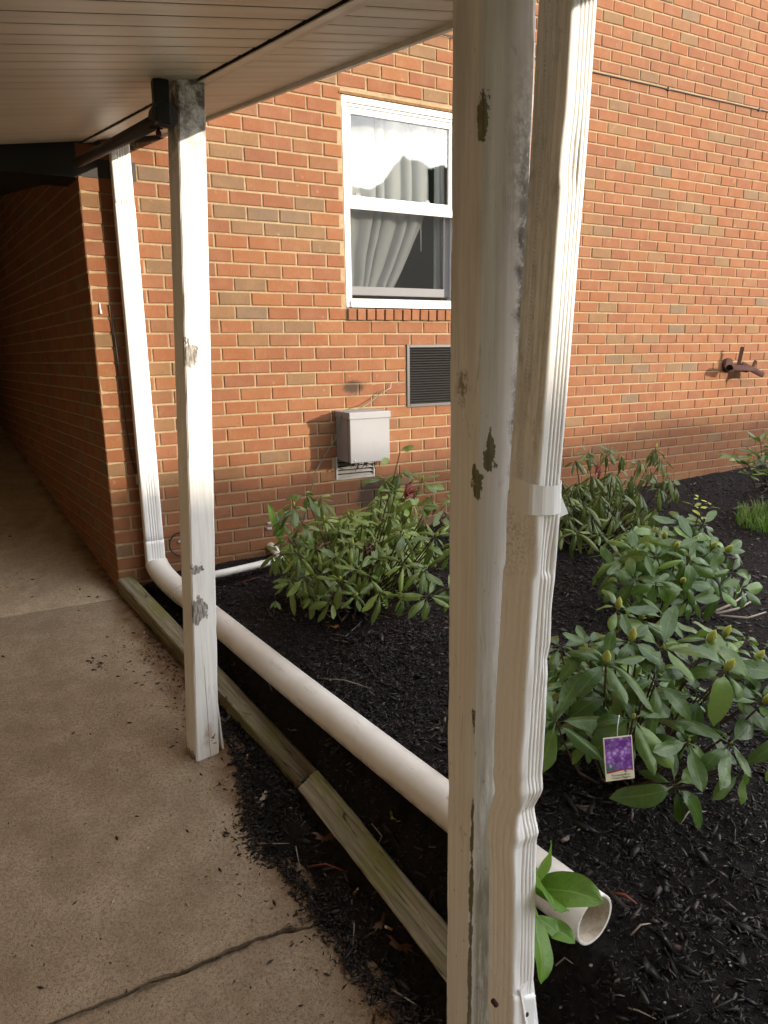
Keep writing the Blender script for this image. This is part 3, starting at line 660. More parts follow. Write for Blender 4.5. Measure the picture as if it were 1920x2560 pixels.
# ------------------------------------------------------------------ brick building
CO = 0.08128; PI2 = 0.2032; JT = 0.0105
ROW0, ROWN = -22, 36                       # course index r spans z=(34-r)*CO down one course
def zrow(r): return (34-r)*CO
WX0, WX1, WZ0, WZ1 = 1.553, 2.432, 1.549, 2.905     # window opening with its sill of bricks on edge
LX0, LX1, LZ0, LZ1 = 2.000, 2.665, 0.962, 1.389     # louver opening
VX0, VX1, VZ0, VZ1 = 1.441, 1.735, 0.498, 0.655     # small crawl-space vent
B = empty('brick_building', (0, 0, 0), 'orange brick building wall with pale mortar, one window and a dark passage at its corner', 'building')
def make_wall():
    mb = MB()
    xs = [0, VX0, WX0, VX1, LX0, WX1, LX1, 9.0]; zs = [-0.5, VZ0, VZ1, LZ0, LZ1, WZ0, WZ1, 4.9]
    for i in range(len(xs)-1):
        for j in range(len(zs)-1):
            cx = (xs[i]+xs[i+1])/2; cz = (zs[j]+zs[j+1])/2
            if any(a < cx < b and c < cz < d for a, b, c, d in ((WX0, WX1, WZ0, WZ1), (LX0, LX1, LZ0, LZ1), (VX0, VX1, VZ0, VZ1))): continue
            mb.box((xs[i], 0.0065, zs[j]), (xs[i+1], 0.24, zs[j+1]))
    # passage wall: leans 7 degrees to the left going in
    d = Vector((math.sin(A7), math.cos(A7), 0)); nn = Vector((-math.cos(A7), math.sin(A7), 0))
    def P(s_, off, z): v = d*s_ + nn*(-off); return (v.x, v.y, z)
    mb.hexa([P(0.0, 0.0065, -0.5), P(9.4, 0.0065, -0.5), P(9.4, 0.3, -0.5), P(0.0, 0.3, -0.5), P(0.0, 0.0065, 4.9), P(9.4, 0.0065, 4.9), P(9.4, 0.3, 4.9), P(0.0, 0.3, 4.9)])
    # wall over the passage, its far side, unseen left wall added to cut skylight
    mb.box((-6, 0.0065, 2.75), (0, 0.24, 4.9)); mb.box((-2.05, -7.5, -0.95), (-1.8, 0.0, 4.9)); mb.box((-6, 0.0065, -0.9), (-2.05, 0.24, 2.27))
    mb.hexa([(-2.35, 0.24, -0.9), (-2.05, 0.24, -0.9), (-3.2, 9.4, -0.9), (-3.5, 9.4, -0.9), (-2.35, 0.24, 4.9), (-2.05, 0.24, 4.9), (-3.2, 9.4, 4.9), (-3.5, 9.4, 4.9)])
    mb.build('wall', MAT['mortar'], B)
    hb = MB(); hb.box((-6, -0.002, 2.262), (-0.004, 0.24, 2.745)); hb.build('passage_beam', MAT['black'], B)  # header coloured black in place of the deep shade over the passage
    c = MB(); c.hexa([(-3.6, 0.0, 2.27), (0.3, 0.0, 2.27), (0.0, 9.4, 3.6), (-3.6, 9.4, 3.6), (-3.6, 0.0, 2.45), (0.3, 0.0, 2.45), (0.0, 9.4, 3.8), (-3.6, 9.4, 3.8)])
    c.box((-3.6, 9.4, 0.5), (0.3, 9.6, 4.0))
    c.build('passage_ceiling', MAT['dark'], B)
A7 = math.radians(-6.995)
WALL = None

ZOOM = []
def _z(ox, oy, s, L): 
    for x, y in L: ZOOM.append((ox+x/s, oy+y/s))
_z(480, 240, 4.1475, [(550, 440), (340, 570), (350, 880), (1240, 1130), (380, 1200), (1085, 1265), (580, 1370), (930, 1395), (1250, 1420), (1420, 1580), (740, 1240)])
_z(480, 600, 4.1475, [(600, 470), (435, 610), (650, 1040), (1140, 1450), (760, 910), (1100, 910), (620, 760)])
_z(400, 0, 2.0738, [(1360, 275), (1240, 255), (1430, 500), (870, 405)])
_z(180, 380, 4.1475, [(840, 230), (850, 545), (975, 730), (890, 1180), (165, 490), (990, 1030)])
_z(0, 600, 2.592, [(1520, 375), (1060, 835), (1075, 1195), (740, 1490)])
_z(1480, 0, 3.7705, [(170, 195), (440, 155), (875, 185), (615, 435), (875, 390), (440, 400), (530, 730), (1320, 925), (230, 1220), (660, 1405), (1140, 1290), (1290, 1325), (300, 1555), (650, 1605)])
_z(1480, 400, 3.7705, [(640, 300), (1480, 325), (1605, 335), (100, 665), (1030, 645), (830, 1395), (760, 1110), (1600, 1325), (1230, 955)])
_z(1480, 800, 3.7705, [(840, 70), (220, 360), (390, 360), (470, 445), (780, 440), (940, 430), (380, 725)])
_z(240, 1100, 4.1475, [(250, 1180), (760, 410)])
BROWN = set()
for u, v in ZOOM:
    p = on_y(u, v); r = math.floor(34-p.z/CO); k = math.floor((p.x-(0.1016 if r % 2 else 0.0))/PI2); BROWN.add((r, k))

REDS = [(0.218, 0.085, 0.038), (0.203, 0.079, 0.036), (0.228, 0.092, 0.041), (0.213, 0.087, 0.043), (0.233, 0.098, 0.041), (0.194, 0.076, 0.037), (0.220, 0.083, 0.035)]
BRNS = [(0.180, 0.110, 0.056), (0.164, 0.104, 0.056), (0.192, 0.108, 0.050)]
GRYS = [(0.150, 0.106, 0.068), (0.142, 0.098, 0.062)]
def brick_geo(w, h, seed, dep=0.05):
    """brick with worn arrises; local x 0..w, z 0..h, face at y=0"""
    rr = random.Random(seed); j = lambda a=0.0018: rr.uniform(-a, a); b = 0.0040
    o = [(0+j(), b, 0+j()), (w+j(), b, 0+j()), (w+j(), b, h+j()), (0+j(), b, h+j())]
    i = [(b+j(), j(0.0008), b+j()), (w-b+j(), j(0.0008), b+j()), (w-b+j(), j(0.0008), h-b+j()), (b+j(), j(0.0008), h-b+j())]
    k = [(0, dep, 0), (w, dep, 0), (w, dep, h), (0, dep, h)]
    f = [(4, 5, 6, 7), (0, 1, 5, 4), (1, 2, 6, 5), (2, 3, 7, 6), (3, 0, 4, 7), (8, 9, 1, 0), (9, 10, 2, 1), (10, 11, 3, 2), (11, 8, 0, 3)]
    return o+i+k, f
def make_bricks():
    bricks = []   # (x0,x1,z0,z1,row,k)
    holes = [(WX0-0.002, WX1+0.002, WZ0, WZ1), (LX0-0.004, LX1+0.004, LZ0-0.004, LZ1+0.004), (VX0-0.004, VX1+0.004, VZ0-0.004, VZ1+0.004)]
    for r in range(ROW0, ROWN):
        z1 = zrow(r)-JT/2; z0 = zrow(r+1)+JT/2
        x = 0.0; k = -1 if r % 2 else 0
        cuts = [0.0]
        xx = 0.1016 if r % 2 else PI2
        while xx < 9.0: cuts.append(xx); xx += PI2
        for c0, c1 in zip(cuts, cuts[1:]):
            segs = [(c0+JT/2 if c0 > 0 else 0.0, c1-JT/2)]
            for hx0, hx1, hz0, hz1 in holes:
                if z1 <= hz0+0.03 or z0 >= hz1-0.03: continue
                ns = []
                for a, b in segs:
                    if b <= hx0 or a >= hx1: ns.append((a, b)); continue
                    if a < hx0: ns.append((a, hx0-0.004))
                    if b > hx1: ns.append((hx1+0.004, b))
                segs = ns
            for a, b in segs:
                if b-a > 0.018: bricks.append((a, b, z0, z1, r, k))
            k += 1
    def colour(r, k, rr):
        if (r, k) in BROWN: return rr.choice(BRNS+GRYS[:1])
        q = rr.random()
        base = rr.choice(REDS)
        if r > 5 and 5.5 > k > 12: pass
        if q > 0.965: base = rr.choice(BRNS)
        elif q > 0.86: base = tuple(0.6*a+0.4*b for a, b in zip(base, BRNS[0]))
        return base
    cand = []
    for bi, (a, b, z0, z1, r, k) in enumerate(bricks):
        c = ((a+b)/2, 0, (z0+z1)/2); u, v, d = px(c); area = 0
        if 20 < u < 1890 and 10 < v < 2500 and z0 > 0.02 and b-a > 0.06:
            covered = (v < 45.8-0.388*(u-1154.6)+12) or (1135 < u < 1350+(900-v)*0.04+30 and True) or (276+(v-365)*0.088 < u < 324+(v-365)*0.088) or (444+0.03*(v-300) < u < 505+0.03*(v-300))
            if not covered: area = (b-a)*(z1-z0)*FPX*FPX/d/d
        cand.append(area)
    top = set(sorted(range(len(bricks)), key=lambda i: -cand[i])[:295])
    cache = {}; stuff = MB(); rr = random.Random(5)
    for bi, (a, b, z0, z1, r, k) in enumerate(bricks):
        col = colour(r, k, rr); dy = rr.uniform(-0.0014, 0.0014)
        w, h = b-a, z1-z0
        if bi in top:
            key = (round(w, 3), col, rr.randrange(3))
            if key not in cache:
                m = MB(); vs, fs = brick_geo(w, h, hash((round(w, 3), key[2])) % 999); m.add(vs, fs, col); cache[key] = m.mesh('brick', MAT['brick'])
            o = bpy.data.objects.new('brick', cache[key]); o.location = (a, dy, z0); o.rotation_euler = (rr.uniform(-0.006, 0.006), rr.uniform(-0.004, 0.004), rr.uniform(-0.004, 0.004))
            link(o, WALL)
        else:
            vs, fs = brick_geo(w, h, bi); stuff.add([(x+a, y+dy, z+z0) for x, y, z in vs], fs, col)
    # passage wall bricks
    d = Vector((math.sin(A7), math.cos(A7), 0)); nn = Vector((math.cos(A7), -math.sin(A7), 0))
    for r in range(-6, ROWN):
        z1 = zrow(r)-JT/2; z0 = zrow(r+1)+JT/2
        s = 0.002; nxt = PI2 if r % 2 else 0.1016
        while s < 8:
            col = rr.choice(REDS) if rr.random() < 0.85 else rr.choice(BRNS)
            vs, fs = brick_geo(nxt-JT/2-s, z1-z0, rr.randrange(9999)); dy = rr.uniform(-0.001, 0.001)
            # local x along d (reversed so that the face looks out), y into the wall
            out = []
            for x, y, z in vs:
                q = d*(s+x) + nn*(y+dy); out.append((q.x, q.y, z0+z))
            stuff.add(out, [tuple(reversed(f)) for f in fs], col)
            s = nxt+JT/2; nxt += PI2
    o = stuff.build('brick_courses', MAT['brick'], B); o['kind'] = 'stuff'
make_wall()
WALL = [o for o in B.children if o.name.startswith('wall')][0]
make_bricks()

def make_openings():
    # bricks on edge under the window
    rr = random.Random(3); n = 13; pw = (WX1-WX0+0.01)/n
    for i in range(n):
        m = MB(); x0 = WX0+i*pw+0.005; col = rr.choice(REDS+[(0.24, 0.10, 0.05)])
        m.bbox((0, -0.016, 0), (pw-0.011, 0.09, 0.070), 0.004, col)
        me = m.mesh('sill_brick', MAT['brick']); o = bpy.data.objects.new('sill_brick', me); o.location = (x0, rr.uniform(-0.003, 0.003), 1.551+rr.uniform(-0.002, 0.002)); o.rotation_euler = (0.05, 0, rr.uniform(-0.01, 0.01)); link(o, WALL)
    mb = MB(); mb.box((WX0, 0.004, 1.545), (WX1, 0.2, 1.6225)); mb.build('sill_mortar', MAT['mortar'], WALL)
    mb = MB(); mb.bbox((WX0-0.02, -0.004, 2.886), (WX1+0.05, 0.12, 2.901), 0.003); mb.build('lintel', MAT['lintel'], B)
    # room behind the window, its walls coloured dark to look unlit
    mb = MB(); x0, x1, z0, z1, y0, y1 = WX0-0.6, WX1+0.8, 0.9, 3.1, 0.245, 2.2
    mb.add([(x0, y0, z0), (x1, y0, z0), (x1, y1, z0), (x0, y1, z0), (x0, y0, z1), (x1, y0, z1), (x1, y1, z1), (x0, y1, z1)], [(0, 1, 2, 3), (4, 7, 6, 5), (1, 5, 6, 2), (2, 6, 7, 3), (3, 7, 4, 0)])
    mb.build('room_interior', MAT['room'], B)
    # window
    w = MB(); x0, x1, z0, z1 = WX0+0.003, WX1-0.003, 1.629, 2.884
    def bar(m, xa, xb, za, zb, ya, yb, b=0.003): m.bbox((xa, ya, za), (xb, yb, zb), b)
    bar(w, x0, x0+0.028, z0, z1, 0.004, 0.11); bar(w, x1-0.028, x1, z0, z1, 0.004, 0.11)
    bar(w, x0+0.028, x1-0.028, z1-0.036, z1, 0.004, 0.11); bar(w, x0+0.028, x1-0.028, z0, z0+0.042, -0.012, 0.11)
    bar(w, x0+0.0285, x0+0.038, z0+0.04, z1-0.037, 0.018, 0.1); bar(w, x1-0.038, x1-0.0285, z0+0.04, z1-0.037, 0.018, 0.1)
    bar(w, x0+0.038, x1-0.038, z1-0.052, z1-0.0365, 0.018, 0.1)
    win = w.build('window', MAT['vinyl'], B, origin=(x0, 0, z0)); win['label'] = 'white framed double-hung window with lace curtain'
    # upper sash (outer)
    u = MB(); a, b_ = x0+0.039, x1-0.039
    bar(u, a, a+0.03, 2.25, z1-0.053, 0.03, 0.055); bar(u, b_-0.03, b_, 2.25, z1-0.053, 0.03, 0.055); bar(u, a+0.03, b_-0.03, z1-0.09, z1-0.053, 0.03, 0.055)
    bar(u, a, b_, 2.245, 2.285, 0.026, 0.058); bar(u, a+0.002, b_-0.002, 2.2855, 2.318, 0.032, 0.058)
    u.build('upper_sash', MAT['vinyl'], win)
    l = MB()
    bar(l, a, a+0.026, 1.712, 2.26, 0.062, 0.088); bar(l, b_-0.05, b_, 1.712, 2.26, 0.062, 0.088); bar(l, a, b_, 1.712, 1.768, 0.061, 0.089); bar(l, a, b_, 2.26, 2.318, 0.062, 0.089)
    l.build('lower_sash', MAT['steel'], win)  # white sash coloured grey to imitate its shade
    for xl in (1.68, 2.20):
        k = MB(); k.bbox((xl-0.028, 0.06, 2.319), (xl+0.028, 0.085, 2.332), 0.003); k.bbox((xl-0.012, 0.058, 2.332), (xl+0.02, 0.08, 2.341), 0.002); k.build('sash_lock', MAT['vinyl'], win)
    p = MB(); p.box((a+0.028, 0.042, 2.284), (b_-0.028, 0.045, z1-0.088)); p.build('pane', MAT['glass'], win)
    p = MB(); p.box((a+0.024, 0.073, 1.766), (b_-0.048, 0.076, 2.262)); p.build('pane', MAT['glass'], win)
    p = MB(); p.add([(x0+0.037, 0.022, 1.69), (x1-0.037, 0.022, 1.69), (x1-0.037, 0.022, 2.244), (x0+0.037, 0.022, 2.244)], [(0, 1, 2, 3)]); p.build('insect_screen', MAT['screen'], win)
    p = MB()
    for xa, xb, za, zb in ((x0+0.0385, x0+0.046, 1.6725, 2.2445), (x1-0.046, x1-0.0385, 1.6725, 2.2445), (x0+0.046, x1-0.046, 2.236, 2.2445), (x0+0.046, x1-0.046, 1.6725, 1.687)): p.box((xa, 0.016, za), (xb, 0.026, zb))
    p.build('screen_frame', MAT['zinc'], win)
    # curtain
    c = MB(); nx, nz = 90, 26; vs = []; fs = []
    for j in range(nz+1):
        t = j/nz; z = 2.84-(2.84-1.75)*t
        right = 2.27 if z > 2.35 else 2.27-0.30*((2.35-z)/0.6)**1.2
        left = 1.585+0.02*t
        for i in range(nx+1):
            s = i/nx; x = left+(right-left)*s
            ph = s*40+4.2*MN.noise((s*4, t*0.6, 0))+4*t*MN.noise((s*3, 2, t*2))
            y = 0.15+(0.017+0.010*MN.noise((s*6, t, 3)))*math.sin(ph)+0.035*MN.noise((s*4, t*3, 7))*t+0.012*MN.noise((s*11, t*7, 5))*t
            vs.append((x+0.010*math.cos(ph), y, z))
    for j in range(nz):
        for i in range(nx): k = j*(nx+1)+i; fs.append((k, k+1, k+nx+2, k+nx+1))
    c.add(vs, fs, smooth=True)
    vs = []; fs = []
    for j in range(nz+1):
        z = 2.84-1.1*j/nz
        for i in range(13): s = i/12; vs.append((2.30+0.085*s+0.01*math.sin(s*14), 0.14+0.02*math.sin(s*14+z*2), z))
    for j in range(nz):
        for i in range(12): k = j*13+i; fs.append((k, k+1, k+14, k+13))
    c.add(vs, fs, smooth=True)
    tag(c.build('curtain', MAT['curtain']), 'sheer white curtain drawn partly open behind the window panes', 'curtain')
    k = MB(); k.tube([(2.19, 0.12, 2.24), (2.19, 0.12, 2.02)], 0.003, 6); tag(k.build('curtain_wand', MAT['vinyl']), 'thin white wand hanging beside the curtain in the window', 'curtain wand')
    # louver for the through-wall heater
    t = empty('louver_grille', (LX0, 0, LZ0), 'black slatted rectangular grille set in the wall below the window', 'grille')
    m = MB(); m.bbox((LX0, -0.006, LZ0), (LX0+0.022, 0.05, LZ1), 0.002); m.bbox((LX1-0.022, -0.006, LZ0), (LX1, 0.05, LZ1), 0.002); m.bbox((LX0+0.022, -0.006, LZ0), (LX1-0.022, 0.05, LZ0+0.02), 0.002); m.bbox((LX0+0.022, -0.006, LZ1-0.02), (LX1-0.022, 0.05, LZ1), 0.002); m.build('grille_frame', MAT['bronze'], t)
    m = MB(); m.box((LX0, 0.06, LZ0), (LX1, 0.07, LZ1)); m.build('backing', MAT['black'], t)
    ns = 22; ph = (LZ1-LZ0-0.042)/ns; me = None
    for i in range(ns):
        if me is None:
            s_ = MB(); w_ = LX1-LX0-0.046; s_.hexa([(0, 0, 0), (w_, 0, 0), (w_, 0.022, 0.010), (0, 0.022, 0.010), (0, -0.001, 0.0035), (w_, -0.001, 0.0035), (w_, 0.021, 0.0135), (0, 0.021, 0.0135)]); me = s_.mesh('slat', MAT['bronze'])
        o = bpy.data.objects.new('slat', me); o.location = (0.023, -0.003, 0.021+i*ph); link(o, t)
    t = empty('foundation_vent', (VX0, 0, VZ0), 'small grey slotted vent low in the wall under the metal box', 'vent')
    m = MB(); z0, z1 = VZ0, VZ1; m.bbox((VX0, -0.008, z0), (VX0+0.012, 0.03, z1), 0.002); m.bbox((VX1-0.012, -0.008, z0), (VX1, 0.03, z1), 0.002); m.bbox((VX0+0.012, -0.008, z0), (VX1-0.012, 0.03, z0+0.012), 0.002); m.bbox((VX0+0.012, -0.008, z1-0.012), (VX1-0.012, 0.03, z1), 0.002); m.build('vent_frame', MAT['zinc'], t)
    m = MB(); m.box((VX0, 0.035, z0), (VX1, 0.045, z1)); m.build('backing', MAT['black'], t)
    for i in range(5):
        s_ = MB(); w_ = VX1-VX0-0.026; s_.hexa([(0, -0.004, 0), (w_, -0.004, 0), (w_, 0.016, 0.012), (0, 0.016, 0.012), (0, -0.005, 0.004), (w_, -0.005, 0.004), (w_, 0.015, 0.016), (0, 0.015, 0.016)])
        o = bpy.data.objects.new('slat', s_.mesh('slat', MAT['zinc'])); o.location = (0.013, 0, 0.014+i*0.027); link(o, t)
make_openings()

# ------------------------------------------------------------------ canopy over the walkway
S2 = on_y(494, 197.7, -1.65); S0 = Vector((0.039, 0, 2.443)); DS = (S2-S0)/-1.65
def Sx(y): return S0+DS*y
def Ex(y): return Vector((0.439+DS.x*y, y, 2.52+0.1245*y))
def Lx(y): return Sx(y)+Vector((-1.7, 0, -0.155*1.7))
def make_canopy():
    t = empty('canopy', (0.2, -2.5, 2.2), 'covered walkway roof lined with beige slatted vinyl soffit', 'canopy')
    step = 0.1
    def board(pa, pb, y0, y1, gapw=0.016):
        m = MB(); th = 0.0012
        A0, B0, A1, B1 = pa(y0), pb(y0), pa(y1-gapw), pb(y1-gapw)
        dn = Vector((0, 0, -1))
        lo = 0.0012
        Am, Bm = A0.lerp(A1, 0.16), B0.lerp(B1, 0.16)
        vs = [A0, B0, Am+dn*lo, Bm+dn*lo, A1+dn*0.002, B1+dn*0.002, A0+Vector((0, 0, th)), B0+Vector((0, 0, th)), A1+Vector((0, 0, th)), B1+Vector((0, 0, th))]
        m.add(vs, [(0, 1, 3, 2), (2, 3, 5, 4), (4, 5, 9, 8), (6, 8, 9, 7), (0, 6, 7, 1), (0, 2, 4, 8, 6), (1, 7, 9, 5, 3)])
        return m.build('soffit_board', MAT['soffit'], t)
    y = -0.004
    while y > -7.0:  # unseen run behind the viewer, lengthened to darken walk and passage
        board(lambda yy: Lx(yy), lambda yy: Sx(yy)-Vector((0.006, 0, 0)), y-step, y); y -= step
    y = -0.004; st2 = 0.088
    while y > -7.0:
        board(lambda yy: Sx(yy).lerp(Ex(yy), 0.13), lambda yy: Ex(yy)-Vector((0.002, 0, 0)), y-st2, y, 0.013); y -= st2
    # flat channel along the seam, hangs a little lower
    m = MB(); a, b = 0.004, -7.0
    def strip(m, f0, f1, z0, z1):
        m.hexa([f0(b)+Vector((0, 0, z0)), f1(b)+Vector((0, 0, z0)), f1(a)+Vector((0, 0, z0)), f0(a)+Vector((0, 0, z0)), f0(b)+Vector((0, 0, z1)), f1(b)+Vector((0, 0, z1)), f1(a)+Vector((0, 0, z1)), f0(a)+Vector((0, 0, z1))])
    a = -0.004
    strip(m, lambda y: Sx(y)+Vector((0.001, 0, 0)), lambda y: Sx(y).lerp(Ex(y), 0.135), -0.010, -0.006); m.build('seam_trim', MAT['soffit'], t)
    m = MB(); strip(m, lambda y: Ex(y)+Vector((0.0, 0, 0)), lambda y: Ex(y)+Vector((0.026, 0, 0.005)), -0.016, 0.10); m.build('fascia', MAT['trim'], t)
    m = MB(); m.hexa([Lx(b)+Vector((0, 0, 0.012)), Ex(b)+Vector((-0.002, 0, 0.012)), Ex(a)+Vector((-0.002, 0, 0.012)), Lx(a)+Vector((0, 0, 0.012)), Lx(b)+Vector((0, 0, 0.16)), Ex(b)+Vector((-0.002, 0, 0.12)), Ex(a)+Vector((-0.002, 0, 0.12)), Lx(a)+Vector((0, 0, 0.16))]); m.build('roof_deck', MAT['deck'], t)
    m = MB(); e = Ex(0); m.hexa([(0.275, -0.03, 2.462), (0.43, -0.03, 2.492), (0.43, -0.001, 2.492), (0.275, -0.001, 2.462), (0.275, -0.03, 2.488), (0.45, -0.03, 2.518), (0.45, -0.001, 2.518), (0.275, -0.001, 2.488)])
    for i in range(9):
        z = 2.492+0.003*i; m.tube([(0.42, -0.02, z), (0.45, -0.024, z+0.006), (0.468+0.002*i, -0.024, z+0.014)], [0.003, 0.002, 0.0008], 5)
    m.build('wall_flashing', MAT['black'], t)  # black strip stands in for the shadowed gap between soffit and wall
make_canopy()

# dark drain pipe under the seam, from the second post to the wall
def make_dark_pipe():
    t = empty('dark_pipe', (0.1, -1.5, 2.2), 'dark metal pipe running under the canopy from the far post to the wall corner', 'pipe')
    A = on_y(398, 300, -1.62); Bq = on_y(192, 408, -0.05)
    m = MB(); m.tube([A, A.lerp(Bq, 0.5), Bq], 0.024, 14); m.build('pipe_body', MAT['dark'], t)
    m = MB(); d = (Bq-A).normalized()
    C0 = on_y(412, 285, -1.66)
    m.tube([C0-d*0.01, C0+d*0.02, C0+d*0.021, C0+d*0.075, C0+d*0.076, C0+d*0.10], [0.040, 0.042, 0.037, 0.036, 0.031, 0.030], 16); m.build('coupling', MAT['dark'], t)
    m = MB(); q = on_y(402, 268, -1.66); m.bbox((q.x-0.022, q.y-0.015, q.z-0.05), (q.x+0.03, q.y+0.03, q.z+0.085), 0.006); m.build('bracket', MAT['black'], t)
    q = on_y(394, 300, -1.60); m = MB(); m.tube([q+Vector((0, 0, -0.02)), q+Vector((0, 0, -0.035)), q+Vector((0.0, 0, -0.036)), q+Vector((0, 0, -0.05))], [0.006, 0.006, 0.010, 0.009], 8); m.tube([q+Vector((-0.03, 0.0, -0.028)), q+Vector((0.012, 0, -0.024)), q+Vector((0.03, 0, -0.004))], 0.005, 6); m.build('bolt', MAT['rust'], t)
make_dark_pipe()

# ------------------------------------------------------------------ posts
def post_mesh(w, h, lean=(0, 0), wx=None, nseg=60, rough=0.0012, seed=0, foot=0.0):
    """local origin at the front-left foot; x right, y back"""
    m = MB(); b = 0.005
    prof = [(b, 0), (w*0.35, 0), (w*0.65, 0), (w-b, 0), (w, b), (w, w*0.5), (w, w-b), (w-b, w), (b, w), (0, w-b), (0, w*0.5), (0, b)]
    n = len(prof); vs = []; fs = []
    for i in range(nseg+1):
        t = i/nseg; z = h*t
        for k, (x, y) in enumerate(prof):
            dx = rough*MN.noise((x*30, y*30+seed, z*7)); dy = rough*MN.noise((x*30+9, y*30+seed, z*7))
            cx = x-w/2; cy = y-w/2
            if k in (0, 3, 4, 6, 7, 8, 9, 11):
                ch = 0.0035*max(0, MN.noise((k*3.1+seed, 0, z*9))-0.12)
                dx -= ch*math.copysign(1, cx); dy -= ch*math.copysign(1, cy)
            zz = z
            if i == 0 and foot: zz = foot*(0.5+0.5*MN.noise((x*80, y*80, 3)))
            vs.append(((x+dx)*((wx or w)/w)+lean[0]*t, y+dy+lean[1]*t, zz))
    for i in range(nseg):
        for k in range(n): fs.append((i*n+k, i*n+(k+1) % n, (i+1)*n+(k+1) % n, (i+1)*n+k))
    fs.append(tuple(reversed(range(n)))); fs.append(tuple(nseg*n+k for k in range(n)))
    m.add(vs, fs, smooth=False)
    return m
def make_posts():
    o = link(bpy.data.objects.new('wooden_post', post_mesh(0.0889, 2.75, wx=0.1075, seed=3).mesh('wooden_post', MAT['post1'])))
    o.location = (0.2545, -3.281, -0.62); tag(o, 'nearest white painted post, peeling, with the dented downspout against it', 'post', 'posts holding up the canopy')
    A = Vector((0.046, -1.65, -0.312)); T = Vector((0.1665, -1.65, 2.26))
    r = empty('wooden_post', A, 'farther white painted post standing on the walkway, leaning, with rust stain at its foot', 'post', 'posts holding up the canopy')
    r.rotation_euler = (0, 0, math.radians(10))
    th = math.radians(10); dx = T.x-A.x
    o = link(bpy.data.objects.new('shaft', post_mesh(0.1016, T.z-A.z, lean=(dx*math.cos(th), -dx*math.sin(th)), seed=8, foot=0.012).mesh('shaft', MAT['post2'])), r)
    m = MB(); m.hexa([(0.104, 0.006, 0.03), (0.112, 0.004, 0.03), (0.112, 0.03, 0.03), (0.104, 0.03, 0.03), (0.1085, 0.004, 0.30), (0.110, 0.004, 0.30), (0.110, 0.02, 0.30), (0.1085, 0.02, 0.30)])
    vs = m.v; m.v = [(x+(0.30-z)*0.05, y, z) for x, y, z in vs]
    o = m.build('splinter', MAT['post2']); o.parent = r
make_posts()

# ------------------------------------------------------------------ downspouts
def flute_profile(wx, wy, faces, n=26, amp=0.0024, cr=0.006):
    """closed profile, counter-clockwise from front-left; faces maps 'front','right','back','left' to list of flute centres (fraction)"""
    pts = []
    def side(p0, p1, nrm, fl):
        for i in range(n):
            t = (i+0.5)/n; d = 0
            for c in fl:
                q = (t-c)/0.035
                d -= amp*math.exp(-q*q)
            pts.append((p0[0]+(p1[0]-p0[0])*t+nrm[0]*d, p0[1]+(p1[1]-p0[1])*t+nrm[1]*d))
    x0, x1, y0, y1 = -wx/2, wx/2, -wy/2, wy/2
    def corner(cx, cy, a0):
        for k in range(4):
            a = a0+k*math.pi/6; pts.append((cx+cr*math.cos(a), cy+cr*math.sin(a)))
    side((x0+cr, y0), (x1-cr, y0), (0, -1), faces.get('front', [])); corner(x1-cr, y0+cr, -math.pi/2)
    side((x1, y0+cr), (x1, y1-cr), (1, 0), faces.get('right', [])); corner(x1-cr, y1-cr, 0)
    side((x1-cr, y1), (x0+cr, y1), (0, 1), faces.get('back', [])); corner(x0+cr, y1-cr, math.pi/2)
    side((x0, y1-cr), (x0, y0+cr), (-1, 0), faces.get('left', [])); corner(x0+cr, y0+cr, math.pi)
    return pts
def loft(m, prof, path, scale=None, disp=None, rot=0.0, caps=True):
    """path: list of (centre Vector, tangent or None); profile stays horizontal unless tangent tilts it"""
    n = len(prof); vs = []; fs = []
    for i, c in enumerate(path):
        c, tan = c if isinstance(c, tuple) else (c, None)
        s = scale(i) if scale else (1, 1)
        for k, (x, y) in enumerate(prof):
            xr = (x*math.cos(rot)-y*math.sin(rot))*s[0]; yr = (x*math.sin(rot)+y*math.cos(rot))*s[1]
            if tan is None: p = Vector((c.x+xr, c.y+yr, c.z))
            else:
                up = Vector((1, 0, 0)); f = tan.cross(up).normalized(); p = c+up*xr+f*yr
            if disp: p = p+disp(p, c, i, k)
            vs.append(p)
    for i in range(len(path)-1):
        for k in range(n): fs.append((i*n+k, i*n+(k+1) % n, (i+1)*n+(k+1) % n, (i+1)*n+k))
    if caps: fs.append(tuple(reversed(range(n)))); fs.append(tuple((len(path)-1)*n+k for k in range(n)))
    m.add(vs, fs, smooth=True)
NEAR = [(-0.6, 0.322), (0.089, 0.3255), (0.331, 0.3205), (0.43, 0.3225), (0.509, 0.3255), (0.718, 0.3315), (0.953, 0.341), (1.1, 0.347), (1.309, 0.3585), (1.505, 0.368), (1.688, 0.377), (1.86, 0.382), (2.6, 0.415)]
NEAR = [(1.3215+(z-1.3215)*0.981, -0.467+(x+0.467)*0.981) for z, x in NEAR]
def near_x(z):
    for (za, xa), (zb, xb) in zip(NEAR, NEAR[1:]):
        if za <= z <= zb: return xa+(xb-xa)*(z-za)/(zb-za)
    return NEAR[-1][1]
